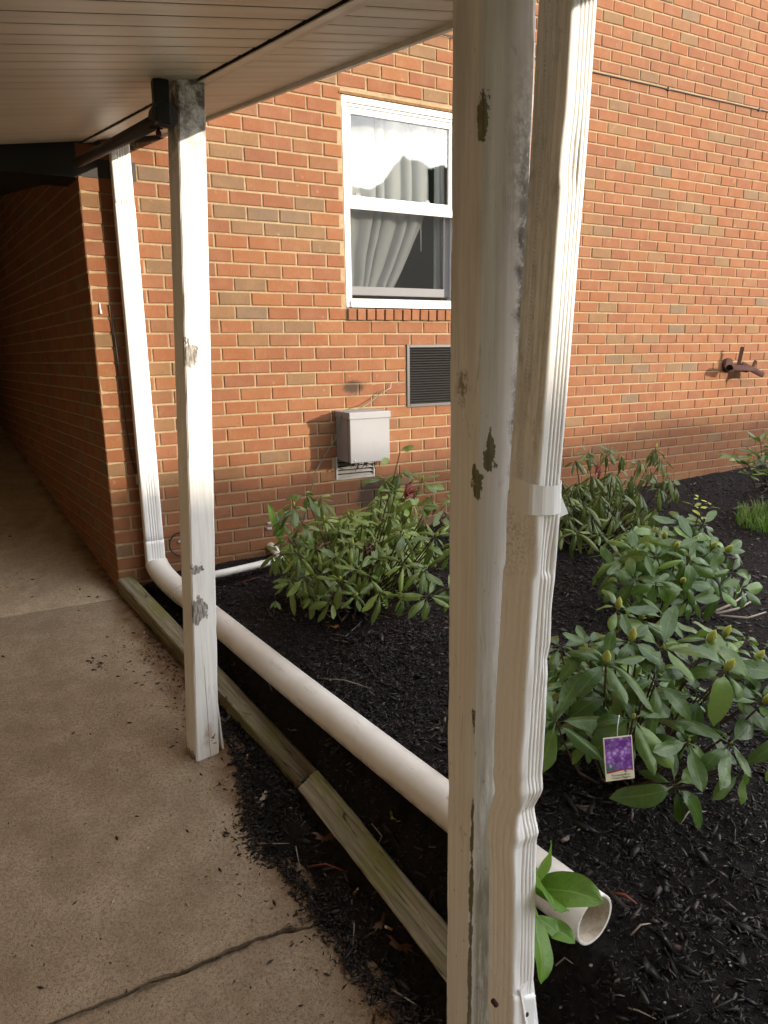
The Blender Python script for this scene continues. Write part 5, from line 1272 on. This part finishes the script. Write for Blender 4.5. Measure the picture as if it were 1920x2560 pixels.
def make_bushes():
    up = Vector((0, 0, 1))
    # --- D: big glossy shrub in the right foreground
    D = Bush('rhododendron', (1.16, -2.78, -0.05), 'largest glossy green rhododendron in the right foreground, with a plant tag', seed=4)
    ld = variants(MAT['leaf_d'], 9, wr=lambda i: 0.31+0.045*(i % 3), droop=lambda i: 0.08+0.10*i, fold=lambda i: 0.22-0.09*(i % 4), curl=lambda i: 0.12*(i % 4))
    W_ = [(1545, 1520, 2.02, 6, .085, .038), (1602, 1545, 2.05, 6, .085, .042), (1578, 1600, 1.93, 7, .10, .045), (1658, 1618, 1.92, 5, .115, 0.012), (1515, 1655, 1.86, 7, .105, .045), (1772, 1605, 1.95, 6, .095, .045), (1810, 1590, 2.0, 5, .085, .04),
          (1815, 1675, 1.85, 7, .115, .045), (1472, 1610, 1.95, 6, .10, 0), (1640, 1700, 1.86, 6, .105, 0), (1583, 1793, 1.80, 7, .115, .02), (1390, 1800, 1.84, 7, .11, 0), (1722, 1852, 1.80, 7, .12, .012), (1826, 1858, 1.80, 6, .12, .012),
          (1910, 1755, 1.82, 7, .115, .04), (1688, 1962, 1.78, 6, .10, 0), (1440, 1735, 1.97, 7, .11, 0), (1745, 1740, 1.92, 6, .115, 0), (1530, 1740, 1.92, 6, .11, 0), (1890, 1650, 1.98, 6, .11, .04), (1870, 1600, 2.1, 6, .10, 0), (1400, 1620, 2.05, 5, .09, 0),
          (1950, 1690, 1.9, 7, .11, .04), (1960, 1850, 1.85, 7, .11, 0), (1480, 1850, 1.92, 5, .10, 0), (1660, 1540, 2.2, 6, .10, 0), (1730, 1660, 2.05, 6, .11, 0), (1860, 1930, 1.95, 5, .1, 0), (2040, 1640, 2.0, 7, .11, .04), (2050, 1800, 1.9, 7, .11, 0)]
    for u, v, dp, n, L, bud in W_:
        p = at(u, v, dp); out = (p-Vector((1.16, -2.78, 0.12))); ax = Vector((out.x*0.8, out.y*0.8-0.12, 0.38+max(0, out.z)*1.3))
        low = v > 1760
        D.whorl(p, ax, n, L*1.18, ld, (-0.35, 0.25) if low else (-0.1, 0.55), bud=bud); D.stem(p)
    for i in range(26):
        th = D.r.uniform(0, 6.28); q = math.sqrt(D.r.random()); p = Vector((1.26+0.40*q*math.cos(th), -2.62+0.34*q*math.sin(th), 0.02+0.30*math.sqrt(max(0, 1-q*q))*D.r.uniform(0.5, 1.0)))
        D.whorl(p, (0.6*math.cos(th)*q, 0.6*math.sin(th)*q-0.1, 1.0), 6, 0.10, ld, (-0.4, 0.5))
    D.done(MAT['leaf_d'], ld, 260, (0.38, 0.28, 0.17), (1.23, -2.66, 0.16), 0.10)
    # --- C: middle right
    C = Bush('rhododendron', (2.33, -1.95, 0.0), 'medium rhododendron behind the foreground one, with pale buds and bare stems at its foot', seed=9)
    Wc = [(1700, 1305, 3.2, .04), (1640, 1330, 3.1, 0), (1660, 1345, 2.95, .05), (1735, 1355, 2.95, .05), (1590, 1380, 2.95, .04), (1610, 1400, 2.85, 0), (1560, 1395, 3.0, 0), (1640, 1390, 2.8, 0), (1690, 1370, 2.8, .05), (1780, 1370, 2.95, .05), (1815, 1380, 2.95, .06), (1830, 1430, 3.0, 0), (1705, 1455, 2.75, .05),
          (1590, 1450, 2.8, 0), (1550, 1460, 2.85, 0), (1640, 1455, 2.7, 0), (1770, 1440, 2.8, 0), (1800, 1470, 2.85, 0), (1720, 1500, 2.75, 0), (1660, 1500, 2.75, 0), (1760, 1310, 3.1, 0), (1720, 1400, 2.75, 0), (1580, 1340, 3.1, 0), (1540, 1420, 3.0, 0), (1855, 1470, 3.05, 0)]
    for u, v, dp, bud in Wc:
        p = at(u, v, dp); out = p-Vector((2.33, -1.95, 0.2)); ax = Vector((out.x*0.9, out.y*0.9-0.1, 0.35+max(0, out.z)))
        C.whorl(p, ax, 7, 0.115, ld, (-0.25, 0.45), bud=bud*0.9); C.stem(p)
    p = at(1750, 1285, 3.05)
    yl = variants(MAT['leaf_y'], 3, wr=0.42, droop=0.2, fold=0.2)
    for u, v in ((1755, 1290), (1735, 1262), (1775, 1262), (1748, 1245)): C.whorl(at(u, v, 3.05), (0, -0.3, 1), 3, 0.045, yl, (0.0, 0.5))
    C.stem(at(1752, 1262, 3.05))
    C.done(MAT['leaf_d'], ld, 200, (0.30, 0.28, 0.18), (2.36, -1.9, 0.24), 0.10)
    for i, (a, b, c) in enumerate((((1785, 1530), (1830, 1510), (1872, 1480)), ((1790, 1535), (1850, 1520), (1892, 1495)), ((1800, 1540), (1870, 1545), (1915, 1530)))):
        m = MB(); m.tube([on_z(*a, 0.03), on_z(*b, 0.06), on_z(*c, 0.08)], [0.008, 0.006, 0.003], 6); tag(m.build('dry_branch', MAT['twig']), ['uppermost bare grey branch on the mulch at the foot of the medium rhododendron', 'middle bare grey branch on the mulch at the foot of the medium rhododendron', 'lowest bare grey branch on the mulch at the foot of the medium rhododendron'][i], 'branch', 'bare branches by the medium rhododendron')
    # --- A: large drooping shrub in front of the wall
    la = variants(MAT['leaf_a'], 8, wr=lambda i: 0.27+0.04*(i % 3), droop=lambda i: 0.18+0.16*(i % 4), fold=0.12, curl=lambda i: 0.1+0.2*(i % 4))
    A = Bush('rhododendron', (1.12, -0.92, -0.04), 'large rhododendron with drooping leaves in front of the wall under the utility box', seed=21)
    Wa = [(735, 1265, 3.35), (765, 1235, 3.45), (800, 1245, 3.5), (705, 1300, 3.3), (720, 1345, 3.2), (760, 1310, 3.2), (810, 1300, 3.35), (850, 1330, 3.3), (700, 1380, 3.15), (745, 1385, 3.05), (790, 1370, 3.05), (840, 1390, 3.0), (880, 1360, 3.1), (930, 1345, 3.15),
          (975, 1290, 3.4), (985, 1225, 3.55), (960, 1200, 3.6), (1000, 1180, 3.62), (1055, 1200, 3.55), (1025, 1250, 3.45), (1080, 1240, 3.4), (1110, 1265, 3.3), (1060, 1300, 3.25), (1010, 1330, 3.15), (1090, 1340, 3.1), (1120, 1390, 3.0), (960, 1400, 2.95), (1010, 1410, 2.92), (1060, 1420, 2.9), (900, 1425, 2.92),
          (850, 1450, 2.9), (800, 1440, 2.95), (760, 1440, 3.0), (730, 1455, 3.05), (780, 1490, 2.95), (830, 1500, 2.9), (890, 1490, 2.85), (950, 1480, 2.82), (1010, 1490, 2.8), (1070, 1490, 2.8), (1120, 1470, 2.82), (925, 1440, 2.86), (870, 1290, 3.4), (930, 1265, 3.5), (905, 1310, 3.35), (1130, 1310, 3.2), (1150, 1360, 3.1), (1150, 1250, 3.4)]
    for i, (u, v, dp) in enumerate(Wa):
        p = at(u, v, dp); out = p-Vector((1.15, -0.9, 0.15))
        A.whorl(p, (out.x*0.5, out.y*0.5-0.25, 1.0), 7, 0.108, la, (-0.95, 0.15) if i % 3 else (-0.4, 0.5), bud=0.028 if i % 6 == 0 else 0); A.stem(p)
    lw = variants(MAT['weed'], 3, wr=0.45, droop=0.15, fold=0.2)
    for i in range(95):
        th = A.r.uniform(0, 6.28); q = math.sqrt(A.r.random()); p = Vector((1.15+0.50*q*math.cos(th), -0.86+0.36*q*math.sin(th), 0.12+0.36*math.sqrt(max(0, 1-q*q))*A.r.uniform(0.55, 1.0)))
        A.whorl(p, (0.5*math.cos(th)*q, 0.5*math.sin(th)*q-0.15, 1.0), 7, 0.100, la, (-0.9, 0.3))
    for i in range(34):
        th = A.r.uniform(0, 6.28); q = math.sqrt(A.r.random()); p = Vector((1.42+0.26*q*math.cos(th), -0.72+0.26*q*math.sin(th), 0.22+0.36*math.sqrt(max(0, 1-q*q))*A.r.uniform(0.5, 1.0)))
        A.whorl(p, (0.4*math.cos(th)*q, 0.4*math.sin(th)*q-0.15, 1.0), 7, 0.100, la, (-1.0, 0.2)); A.stem(p)
    for u, v, dp in ((1000, 1125, 3.55), (975, 1145, 3.55), (1075, 1215, 3.4), (1110, 1240, 3.3), (1050, 1245, 3.35), (1000, 1280, 3.3), (1025, 1280, 3.3)): A.leaf(at(u, v, dp), Vector((A.r.uniform(-1, 1), -0.3, A.r.uniform(-.2, .8))), Vector((0, -1, 0.5)), 0.075, A.r.choice(lw))
    A.stem(at(1000, 1130, 3.57)); 
    for u, v in ((1020, 1235), (1015, 1215), (920, 1370), (800, 1365), (925, 1372), (1110, 1280)):
        m = MB(); p = at(u, v, 3.12)
        for k in range(4): m.tube([p, p+Vector((A.r.uniform(-.03, .03), -0.01, A.r.uniform(-.05, .03))), p+Vector((A.r.uniform(-.05, .05), -0.015, A.r.uniform(-.08, .05)))], [0.003, 0.008, 0.001], 5)
        m.build('withered_leaf', MAT['redleaf'] if v < 1300 and u < 1100 else MAT['deadleaf'], A.root)
    A.done(MAT['leaf_a'], la, 520, (0.46, 0.30, 0.25), (1.20, -0.82, 0.19), 0.12)
    # --- B: far shrub by the wall on the right
    lb = variants(MAT['leaf_b'], 6, wr=lambda i: 0.26+0.02*(i % 3), droop=lambda i: 0.4+0.12*(i % 4), fold=0.15, curl=lambda i: 0.3+0.2*(i % 3))
    Bb = Bush('rhododendron', (3.05, -0.80, 0.03), 'rhododendron with dull drooping leaves beside the wall, right of the nearest post', seed=33)
    Wb = [(1440, 1150, 4.25), (1470, 1130, 4.4), (1520, 1125, 4.4), (1555, 1140, 4.35), (1600, 1150, 4.35), (1640, 1120, 4.4), (1655, 1150, 4.35), (1630, 1180, 4.2), (1580, 1190, 4.15), (1530, 1180, 4.15), (1480, 1190, 4.1), (1440, 1210, 4.05), (1420, 1240, 3.95), (1670, 1190, 4.2), (1690, 1210, 4.15), (1650, 1220, 4.05), (1600, 1230, 4.0), (1550, 1230, 3.95), (1500, 1240, 3.9), (1460, 1260, 3.85), (1420, 1290, 3.8), (1480, 1300, 3.75), (1530, 1290, 3.8), (1590, 1280, 3.85), (1640, 1270, 3.9), (1440, 1330, 3.7), (1500, 1335, 3.7), (1540, 1340, 3.7), (1400, 1200, 4.1), (1395, 1260, 3.95), (1400, 1320, 3.8), (1360, 1230, 4.05), (1350, 1290, 3.9), (1570, 1330, 3.75)]
    for u, v, dp in Wb:
        p = at(u, v, dp); out = p-Vector((3.05, -0.8, 0.2))
        Bb.whorl(p, (out.x*0.25, out.y*0.25-0.05, 1.0), 7, 0.125 if v > 1160 else 0.10, lb, (-1.1, -0.1) if v < 1290 else (-0.8, 0.2), bud=0.03 if v == 1120 else 0); Bb.stem(p)
    for i in range(80):
        th = Bb.r.uniform(0, 6.28); q = math.sqrt(Bb.r.random()); p = Vector((3.05+0.52*q*math.cos(th), -0.74+0.34*q*math.sin(th), 0.16+0.34*math.sqrt(max(0, 1-q*q))*Bb.r.uniform(0.5, 1.0)))
        Bb.whorl(p, (0.4*math.cos(th)*q, 0.4*math.sin(th)*q-0.1, 1.0), 7, 0.105, lb, (-1.0, 0.25))
    for u, v in ((1525, 1125), (1515, 1140), (1545, 1135), (1594, 1157), (1570, 1195), (1480, 1150), (1465, 1130), (1660, 1190), (1690, 1195), (1675, 1205), (1620, 1205)):
        Bb.whorl(at(u, v, 4.15), (0, -0.5, 1), 3, 0.06, yl, (0, 0.8))
    for u, v in ((1565, 1130), (1580, 1125), (1588, 1128)):
        m = MB(); p = at(u, v+20, 4.3); m.tube([p, p+Vector((0.0, 0, 0.03)), p+Vector((0.01, 0, 0.06))], [0.0018, 0.0018, 0.0008], 5); m.build('red_twig', MAT['redleaf'], Bb.root)
    for u, v in ((1495, 1165), (1500, 1180)):
        m = MB(); p = at(u, v, 4.1); m.tube([p+Vector((0.01, 0, 0.03)), p, p+Vector((-0.02, 0, -0.05))], [0.002, 0.011, 0.002], 6); m.build('withered_leaf', MAT['redleaf'], Bb.root)
    Bb.done(MAT['leaf_b'], lb, 330, (0.44, 0.26, 0.22), (3.02, -0.75, 0.22), 0.12)
    # --- E: small plant at the right edge
    le = variants(MAT['leaf_b'], 4, wr=0.3, droop=0.1, fold=0.25)
    E = Bush('rhododendron', (5.75, -0.32, 0.13), 'small rhododendron against the wall at the right edge of the photo', seed=41)
    for u, v, dp in ((1902, 1105, 5.1), (1890, 1130, 5.0), (1845, 1145, 4.95), (1860, 1160, 4.9), (1885, 1170, 4.85), (1910, 1150, 4.9), (1920, 1175, 4.85), (1940, 1120, 5.0), (1950, 1160, 4.9), (1975, 1140, 5.0), (1990, 1170, 4.9), (1870, 1185, 4.8)):
        p = at(u, v, dp); E.whorl(p, (0.1*E.r.uniform(-1, 1), -0.2, 1), 7, 0.13, le, (-0.1, 0.7)); E.stem(p)
    E.done(MAT['leaf_b'], le, 50, (0.25, 0.2, 0.1), (5.8, -0.35, 0.25), 0.11)
    # --- weed with broad bright leaves behind the near downspout
    Wd = Bush('weed', (0.475, -3.15, -0.12), 'bright green broad-leaved weed growing behind the near downspout by the pipe end', group=None, cat='weed', seed=50)
    big = leaf_mesh('leaf', MAT['weed'], wr=0.52, droop=0.10, fold=0.22, seed=3, nu=12, nv=6, base=0.04); big2 = leaf_mesh('leaf', MAT['weed'], wr=0.55, droop=0.22, fold=0.12, seed=9, nu=12, nv=6, base=0.04)
    def pl(a, b, da, db, me, upv=(0, -0.6, 1), roll=0):
        pa, pb = at(*a, da), at(*b, db); Wd.leaf(pa, pb-pa, Vector(upv), (pb-pa).length*1.03, me, roll)
    pl((1318, 2225), (1393, 2118), 1.50, 1.47, big, (0.7, -0.6, 0.4))
    pl((1320, 2215), (1500, 2228), 1.50, 1.40, big, (0.1, -0.5, 1.0), 0.1)
    pl((1316, 2200), (1420, 2228), 1.50, 1.34, big2, (0.0, -0.8, 0.6))
    pl((1335, 2280), (1372, 2455), 1.52, 1.44, big, (0.35, -0.85, 0.5))
    pl((1340, 2300), (1438, 2342), 1.58, 1.52, big, (0.0, -0.4, 1.0))
    pl((1338, 2290), (1402, 2330), 1.56, 1.53, big2, (0.0, -0.5, 1.0)); pl((1322, 2235), (1352, 2175), 1.52, 1.53, big2, (0.3, -0.7, 0.5)); pl((1330, 2255), (1345, 2330), 1.55, 1.52, big2, (0.3, -0.7, 0.5))
    Wd.stem(at(1325, 2222, 1.50), r0=0.005, r1=0.003); Wd.stem(at(1336, 2285, 1.54), r0=0.004, r1=0.003)
    Wd.done(MAT['weed'])
    # leaf standing at the left flank of the big shrub
    G = Bush('weed', (1.06, -0.35, 0.0), 'narrow upright green blade plant at the left flank of the big shrub', group=None, cat='weed', seed=55)
    bl = leaf_mesh('leaf', MAT['weed'], wr=0.22, droop=-0.05, fold=0.2, seed=2, base=0.02)
    for a, b in (((700, 1345), (672, 1258)), ((695, 1350), (690, 1290)), ((700, 1355), (712, 1310)), ((694, 1360), (704, 1325)), ((683, 1362), (690, 1372))):
        pa, pb = at(*a, 3.55), at(*b, 3.55); G.leaf(pa, pb-pa, Vector((0.3, -1, 0.2)), (pb-pa).length, bl)
    G.done(MAT['weed'])
    H = Bush('seedling', on_z(690, 1510, -0.02), 'tiny dark seedling alone on the mulch left of the big shrub', group=None, cat='seedling', seed=57)
    H.whorl(at(690, 1498, 3.15), (0, -0.2, 1), 5, 0.05, ld, (-0.7, 0.1)); H.stem(at(690, 1498, 3.15), r0=0.002, r1=0.0015); H.done(MAT['leaf_d'])
make_bushes()

def make_tag():
    # plant label hanging from the foreground shrub
    P = at(1551, 1950, 1.74); w, h = 0.0735, 0.112
    t = empty('plant_tag', P, 'small printed plant tag with purple flower picture hanging in the foreground shrub', 'plant tag')
    t.rotation_euler = (math.radians(-8), math.radians(-4), math.radians(-24))
    def part(name, m, mat): o = bpy.data.objects.new(name, m.mesh(name, mat)); return link(o, t)
    m = MB(); m.bbox((-w/2, 0, 0), (w/2, 0.0012, h), 0.0005); part('card', m, MAT['tagcard'])
    m = MB(); m.add([(-w/2+0.003, -0.0004, 0.019), (w/2-0.003, -0.0004, 0.019), (w/2-0.003, -0.0004, h-0.003), (-w/2+0.003, -0.0004, h-0.003)], [(0, 1, 2, 3)]); part('flower_print', m, MAT['tagprint'])
    for body, z, sz in (('Rhododendron', 0.0112, 0.0062), ('roseum Elegans', 0.0042, 0.0062)):
        o = text_mesh('printed_text', body, sz*1.25, MAT['ink'], 'CENTER'); o.location = (0.002, -0.0004, z); o.rotation_euler = (math.pi/2, 0, 0); link(o, t)
    def disc(x0, x1, mat):
        m = MB(); c = (0.016, -0.0008, 0.023); r_ = 0.0046; n = 16; vs = [c]; fs = []
        for k in range(n+1): a = x0+(x1-x0)*k/n; vs.append((c[0]+r_*math.cos(a), c[1], c[2]+r_*math.sin(a)))
        for k in range(n): fs.append((0, k+1, k+2))
        m.add(vs, fs); part('logo', m, mat)
    disc(0.8, 0.8+math.pi, MAT['blue']); disc(0.8+math.pi, 0.8+2*math.pi, MAT['gold'])
    m = MB(); m.tube([(0, 0.001, h), (0.003, 0.004, h+0.02), (0.012, 0.01, h+0.05)], 0.001, 5); part('tie', m, MAT['vinyl'])
make_tag()

def make_grass():
    m = MB(); c0 = on_z(1962, 1318, 0.07)
    for i in range(1500):
        a = R.random()*6.28; q = math.sqrt(R.random()); x = c0.x+0.38*q*math.cos(a)+0.12; y = c0.y+0.40*q*math.sin(a)
        z = ground_z(x, y)-0.005; h = R.uniform(0.06, 0.17); lx, ly = R.gauss(0, 0.045), R.gauss(0, 0.045); w_ = R.uniform(0.002, 0.004); b = R.random()*6.28
        bx, by = w_*math.cos(b), w_*math.sin(b); g = R.random()
        m.add([(x-bx, y-by, z), (x+bx, y+by, z), (x+lx*0.4+bx*0.8, y+ly*0.4+by*0.8, z+h*0.6), (x+lx*0.4-bx*0.8, y+ly*0.4-by*0.8, z+h*0.6), (x+lx, y+ly, z+h)], [(0, 1, 2, 3), (3, 2, 4)], (0.30, 0.25, 0.11) if R.random() < 0.14 else (0.065+0.06*g, 0.14+0.11*g, 0.016))
    tag(m.build('grass_tuft', MAT['grass']), 'bright green grass tuft at the right edge of the mulch bed', 'grass', kind='stuff')
    m = MB(); p = on_z(1830, 1275, 0.10); m.tube([p, p+Vector((0.14, 0.02, 0.01))], 0.012, 6); tag(m.build('edging_stub', MAT['black']), 'short black edging end poking out beside the grass tuft', 'edging')
make_grass()

# ------------------------------------------------------------------ litter on bed and walkway
def gz(u, v):
    """point on the built ground along a pixel ray"""
    r = ray(u, v); lo, hi = 0.8, 9.0; t = lo
    while t < hi:
        p = CAM+r*t
        g = max(ground_z(p.x, p.y, False), walk_z(p.y) if p.x < xe(p.y) else -9)
        if p.z <= g: return Vector((p.x, p.y, g))
        t += 0.01
    return CAM+r*3
def make_litter():
    labs = ['orange cigarette butt between the far post and the mossy timber', 'orange cigarette butt in the mulch left of the middle of the mossy timber', 'orange cigarette butt in the mulch by the lower end of the mossy timber', ]
    for i, (u, v, a) in enumerate(((618, 1908, 1.2), (884, 2250, 0.4), (981, 2335, 2.3))):
        p = gz(u, v)+Vector((0, 0, 0.012)); t = empty('cigarette_butt', p, labs[i], 'cigarette butt', 'cigarette butts in the mulch')
        d = Vector((math.cos(a), math.sin(a), 0.15)); 
        m = MB(); m.tube([p, p+d*0.016], 0.0038, 8); m.build('filter', MAT['filter'], t); m = MB(); m.tube([p+d*0.0161, p+d*0.024], 0.0037, 8); m.build('paper', MAT['paper'], t)
    # dead oak leaves
    def oak(p, s, a, tilt, mat, label):
        n = 22; vs = [(0, 0, 0)]; fs = []
        for k in range(n):
            th = 2*math.pi*k/n; r_ = s*(0.38+0.62*abs(math.cos(th))**0.8)*(1.0 if k % 2 else 0.62)
            vs.append((r_*math.cos(th), 0.62*r_*math.sin(th), 0.18*s*math.sin(th*2+1)+0.1*s*math.cos(th*3)))
        for k in range(n): fs.append((0, 1+k, 1+(k+1) % n))
        rot = Matrix.Rotation(a, 3, 'Z') @ Matrix.Rotation(tilt, 3, 'X')
        m = MB(); m.add([Vector(p)+rot @ Vector(v) for v in vs], fs, smooth=True); m.tube([Vector(p)+rot @ Vector((-s*0.9, 0, 0)), Vector(p)+rot @ Vector((-s*1.5, 0.01, 0.01))], 0.0012, 4)
        tag(m.build('dead_leaf', mat), label, 'dead leaf', 'dead leaves on the mulch')
    for u, v, s, a, mat, lab in ((580, 1668, 0.035, 0.4, 'deadleaf', 'curled brown dead leaf beside the farther post'), (660, 2000, 0.035, 0.9, 'twig', 'pale dead leaf on the mulch near the upper end of the mossy timber'), (812, 2100, 0.05, 2.4, 'deadleaf', 'brown dead leaf in the mulch left of the mossy timber'),
                                (955, 2312, 0.05, 0.6, 'deadleaf', 'brown lobed dead leaf beside two cigarette butts'), (1000, 2372, 0.05, 2.0, 'deadleaf', 'reddish dead oak leaf near the lower end of the mossy timber'), (835, 1572, 0.03, -0.4, 'filter', 'small orange dead leaf under the front edge of the big drooping shrub'), (765, 1545, 0.025, 1.0, 'deadleaf', 'small brown dead leaf left of the big drooping shrub'),
                                (740, 1838, 0.022, 0.2, 'twig', 'small tan dead leaf between the grey timber and the white pipe'), (982, 2052, 0.03, 1.5, 'leaf_y', 'small yellow leaf standing upright between the mossy timber and the white pipe')):
        oak(gz(u, v)+Vector((0, 0, 0.012)), s, a, 1.2 if mat == 'leaf_y' else R.uniform(-0.3, 0.3), MAT[mat], lab)
    # twigs
    for pts, rd, mat, lab in (([(770, 2178), (815, 2180), (862, 2188)], 0.0035, 'twigred', 'red twig lying across the mulch left of the mossy timber'), ([(880, 2260), (886, 2330), (882, 2390)], 0.0025, 'twig', 'pale bent twig hanging over the mulch near the walkway edge'), ([(978, 2488), (1010, 2510), (1042, 2522)], 0.003, 'twig', 'pale twig at the walkway edge near the bottom of the photo'),
                              ([(645, 2120), (690, 2128), (724, 2118)], 0.002, 'twig', 'thin pale twig on the walkway edge'), ([(740, 2130), (746, 2165), (752, 2190)], 0.002, 'twig', 'thin pale upright twig at the edge of the mulch'), ([(1528, 2248), (1560, 2258), (1592, 2275)], 0.004, 'twigred', 'red twig just right of the open pipe end'),
                              ([(830, 1590), (865, 1602), (905, 1560)], 0.0025, 'twig', 'pale twig below the big drooping shrub'), ([(645, 1672), (660, 1690), (720, 1725)], 0.004, 'twig', 'grey twig lying under the white pipe'), ([(665, 1695), (670, 1715), (680, 1735)], 0.002, 'twig', 'thin upright twig below the white pipe'), ([(590, 1465), (640, 1455), (662, 1448)], 0.0025, 'twigred', 'red twig on the mulch under the thin pipe'),
                              ([(800, 1705), (860, 1712), (930, 1730)], 0.003, 'twig', 'grey twig beyond the white pipe in the middle of the bed'), ([(1388, 2430), (1410, 2428), (1432, 2428)], 0.0022, 'twig', 'pale twig under the leaves by the pipe end'), ([(930, 2075), (955, 2110), (935, 2150)], 0.0022, 'twig', 'curved twig between the mossy timber and the white pipe'), ([(1575, 2360), (1600, 2340), (1625, 2322)], 0.0025, 'twig', 'straight pale twig below and right of the pipe end'), ([(1700, 2070), (1720, 2050), (1765, 2040)], 0.0025, 'twig', 'pale twig below the foreground shrub'), ([(1570, 2535), (1595, 2552), (1640, 2560)], 0.0022, 'twig', 'pale twig at the bottom edge of the photo in the mulch')):
        q = [gz(u, v)+Vector((0, 0, 0.012+0.01*(k == 1))) for k, (u, v) in enumerate(pts)]
        m = MB(); m.tube(q, [rd, rd*0.9, rd*0.4], 5); tag(m.build('twig', MAT[mat]), lab, 'twig', 'twigs on the mulch')
    # crumbs of bark and grit on the walkway
    m = MB()
    sp = [(R.uniform(0, 640), R.uniform(1560, 2560)) for _ in range(90)] + [(R.gauss(330, 55), R.gauss(1620, 60)) for _ in range(60)] + [(R.gauss(245, 14), R.gauss(1663, 9)) for _ in range(40)]
    for i in range(230):
        y = R.uniform(-3.0, -0.5); x = xe(y)-abs(R.gauss(0, 0.09))-0.01; sp.append(px((x, y, walk_z(y)))[:2])
    for i in range(60): sp.append((R.uniform(0, 260), R.uniform(1300, 1500)))
    for u, v in sp:
        p = on(u, v, (0, -0.15, 1), -0.045)
        if p.x > xe(p.y)+0.02 or p.y < -3.6: continue
        s = R.uniform(0.002, 0.006) if R.random() < 0.8 else R.uniform(0.006, 0.013); a = R.random()*3.14; d = Vector((math.cos(a), math.sin(a), 0.15*math.sin(a))); e = Vector((-math.sin(a), math.cos(a), 0.0))
        k = R.random(); col = (0.035, 0.02, 0.012) if k < 0.85 else (0.45, 0.36, 0.26)
        q = p+Vector((0, 0, s*0.25))
        m.add([q-d*s*1.3, q+e*s*0.5, q+d*s*1.3, q-e*s*0.45, q+Vector((0, 0, s*0.5)), q-Vector((0, 0, s*0.3))], [(0, 3, 4), (3, 2, 4), (2, 1, 4), (1, 0, 4), (3, 0, 5), (2, 3, 5), (1, 2, 5), (0, 1, 5)], col)
    tag(m.build('walkway_crumbs', MAT['chip']), 'scattered bark crumbs on the concrete walkway', 'debris', kind='stuff')
    # pebbles in the bed at the lower right
    m = MB()
    for i in range(60):
        u, v = R.uniform(1380, 1900), R.uniform(2080, 2560)
        if R.random() < 0.3: u, v = R.uniform(1400, 1900), R.uniform(1450, 2080)
        p = gz(u, v); s = R.uniform(0.0015, 0.0045)
        bm = bmesh.new(); bmesh.ops.create_icosphere(bm, subdivisions=1, radius=s)
        for w_ in bm.verts: w_.co = Vector((w_.co.x*1.3, w_.co.y, w_.co.z*0.7))*R.uniform(0.85, 1.15)+p+Vector((0, 0, 0.008))
        m.bm(bm)
    tag(m.build('pebbles', MAT['stone']), 'scattered pale pebbles in the mulch', 'pebbles', kind='stuff')
make_litter()

# ------------------------------------------------------------------ trees across the road, behind the viewpoint
def make_treeline():
    m = MB(); vs = []; fs = []; n = 300
    for i in range(n+1):
        x = -40+130*i/n
        top = 6.56+0.03*(x-19.5)+0.2*MN.noise((x*0.35, 0, 0))+0.2*MN.noise((x*1.3, 3, 0))+0.15*MN.noise((x*4, 1, 0))
        for k, (dy, zz) in enumerate(((0.0, -1.0), (0.3, 1.5), (0.1, 3.6), (-0.4, top*0.85), (-1.2, top), (-3.0, top*0.9), (-4.0, -1.0))):
            j = 0.5*MN.noise((x*1.1, zz*1.1, k)); vs.append((x, -23.0+dy+j, zz))
    for i in range(n):
        for k in range(6): fs.append((i*7+k, i*7+k+1, (i+1)*7+k+1, (i+1)*7+k))
    m.add(vs, fs, smooth=True)
    vs = []; fs = []; n = 420
    for i in range(n+1):
        x = -60+150*i/n
        top = 7+(13.4+1.6*MN.noise((x*0.16, 7, 0))+0.07*(x-36))*sstep(47.0, 44.0, x)+2.3*MN.noise((x*0.20, 3, 4))+0.6*MN.noise((x*0.9, 3, 9))+0.35*abs(MN.noise((x*3, 1, 2)))-1.2
        for k, (dy, zz) in enumerate(((0.0, -1.0), (0.6, 3), (0.3, 8), (-0.5, top*0.8), (-1.6, top), (-4.0, top*0.9), (-5.0, -1.0))): vs.append((x, -60.0+dy+0.8*MN.noise((x*0.9, zz*0.8, k)), zz))
    for i in range(n):
        for k in range(6): fs.append((i*7+k, i*7+k+1, (i+1)*7+k+1, (i+1)*7+k))
    m.add(vs, fs, smooth=True)
    tag(m.build('treeline', MAT['tree']), 'distant belt of trees behind the viewpoint, seen only in the window glass', 'trees', kind='stuff')
make_treeline()
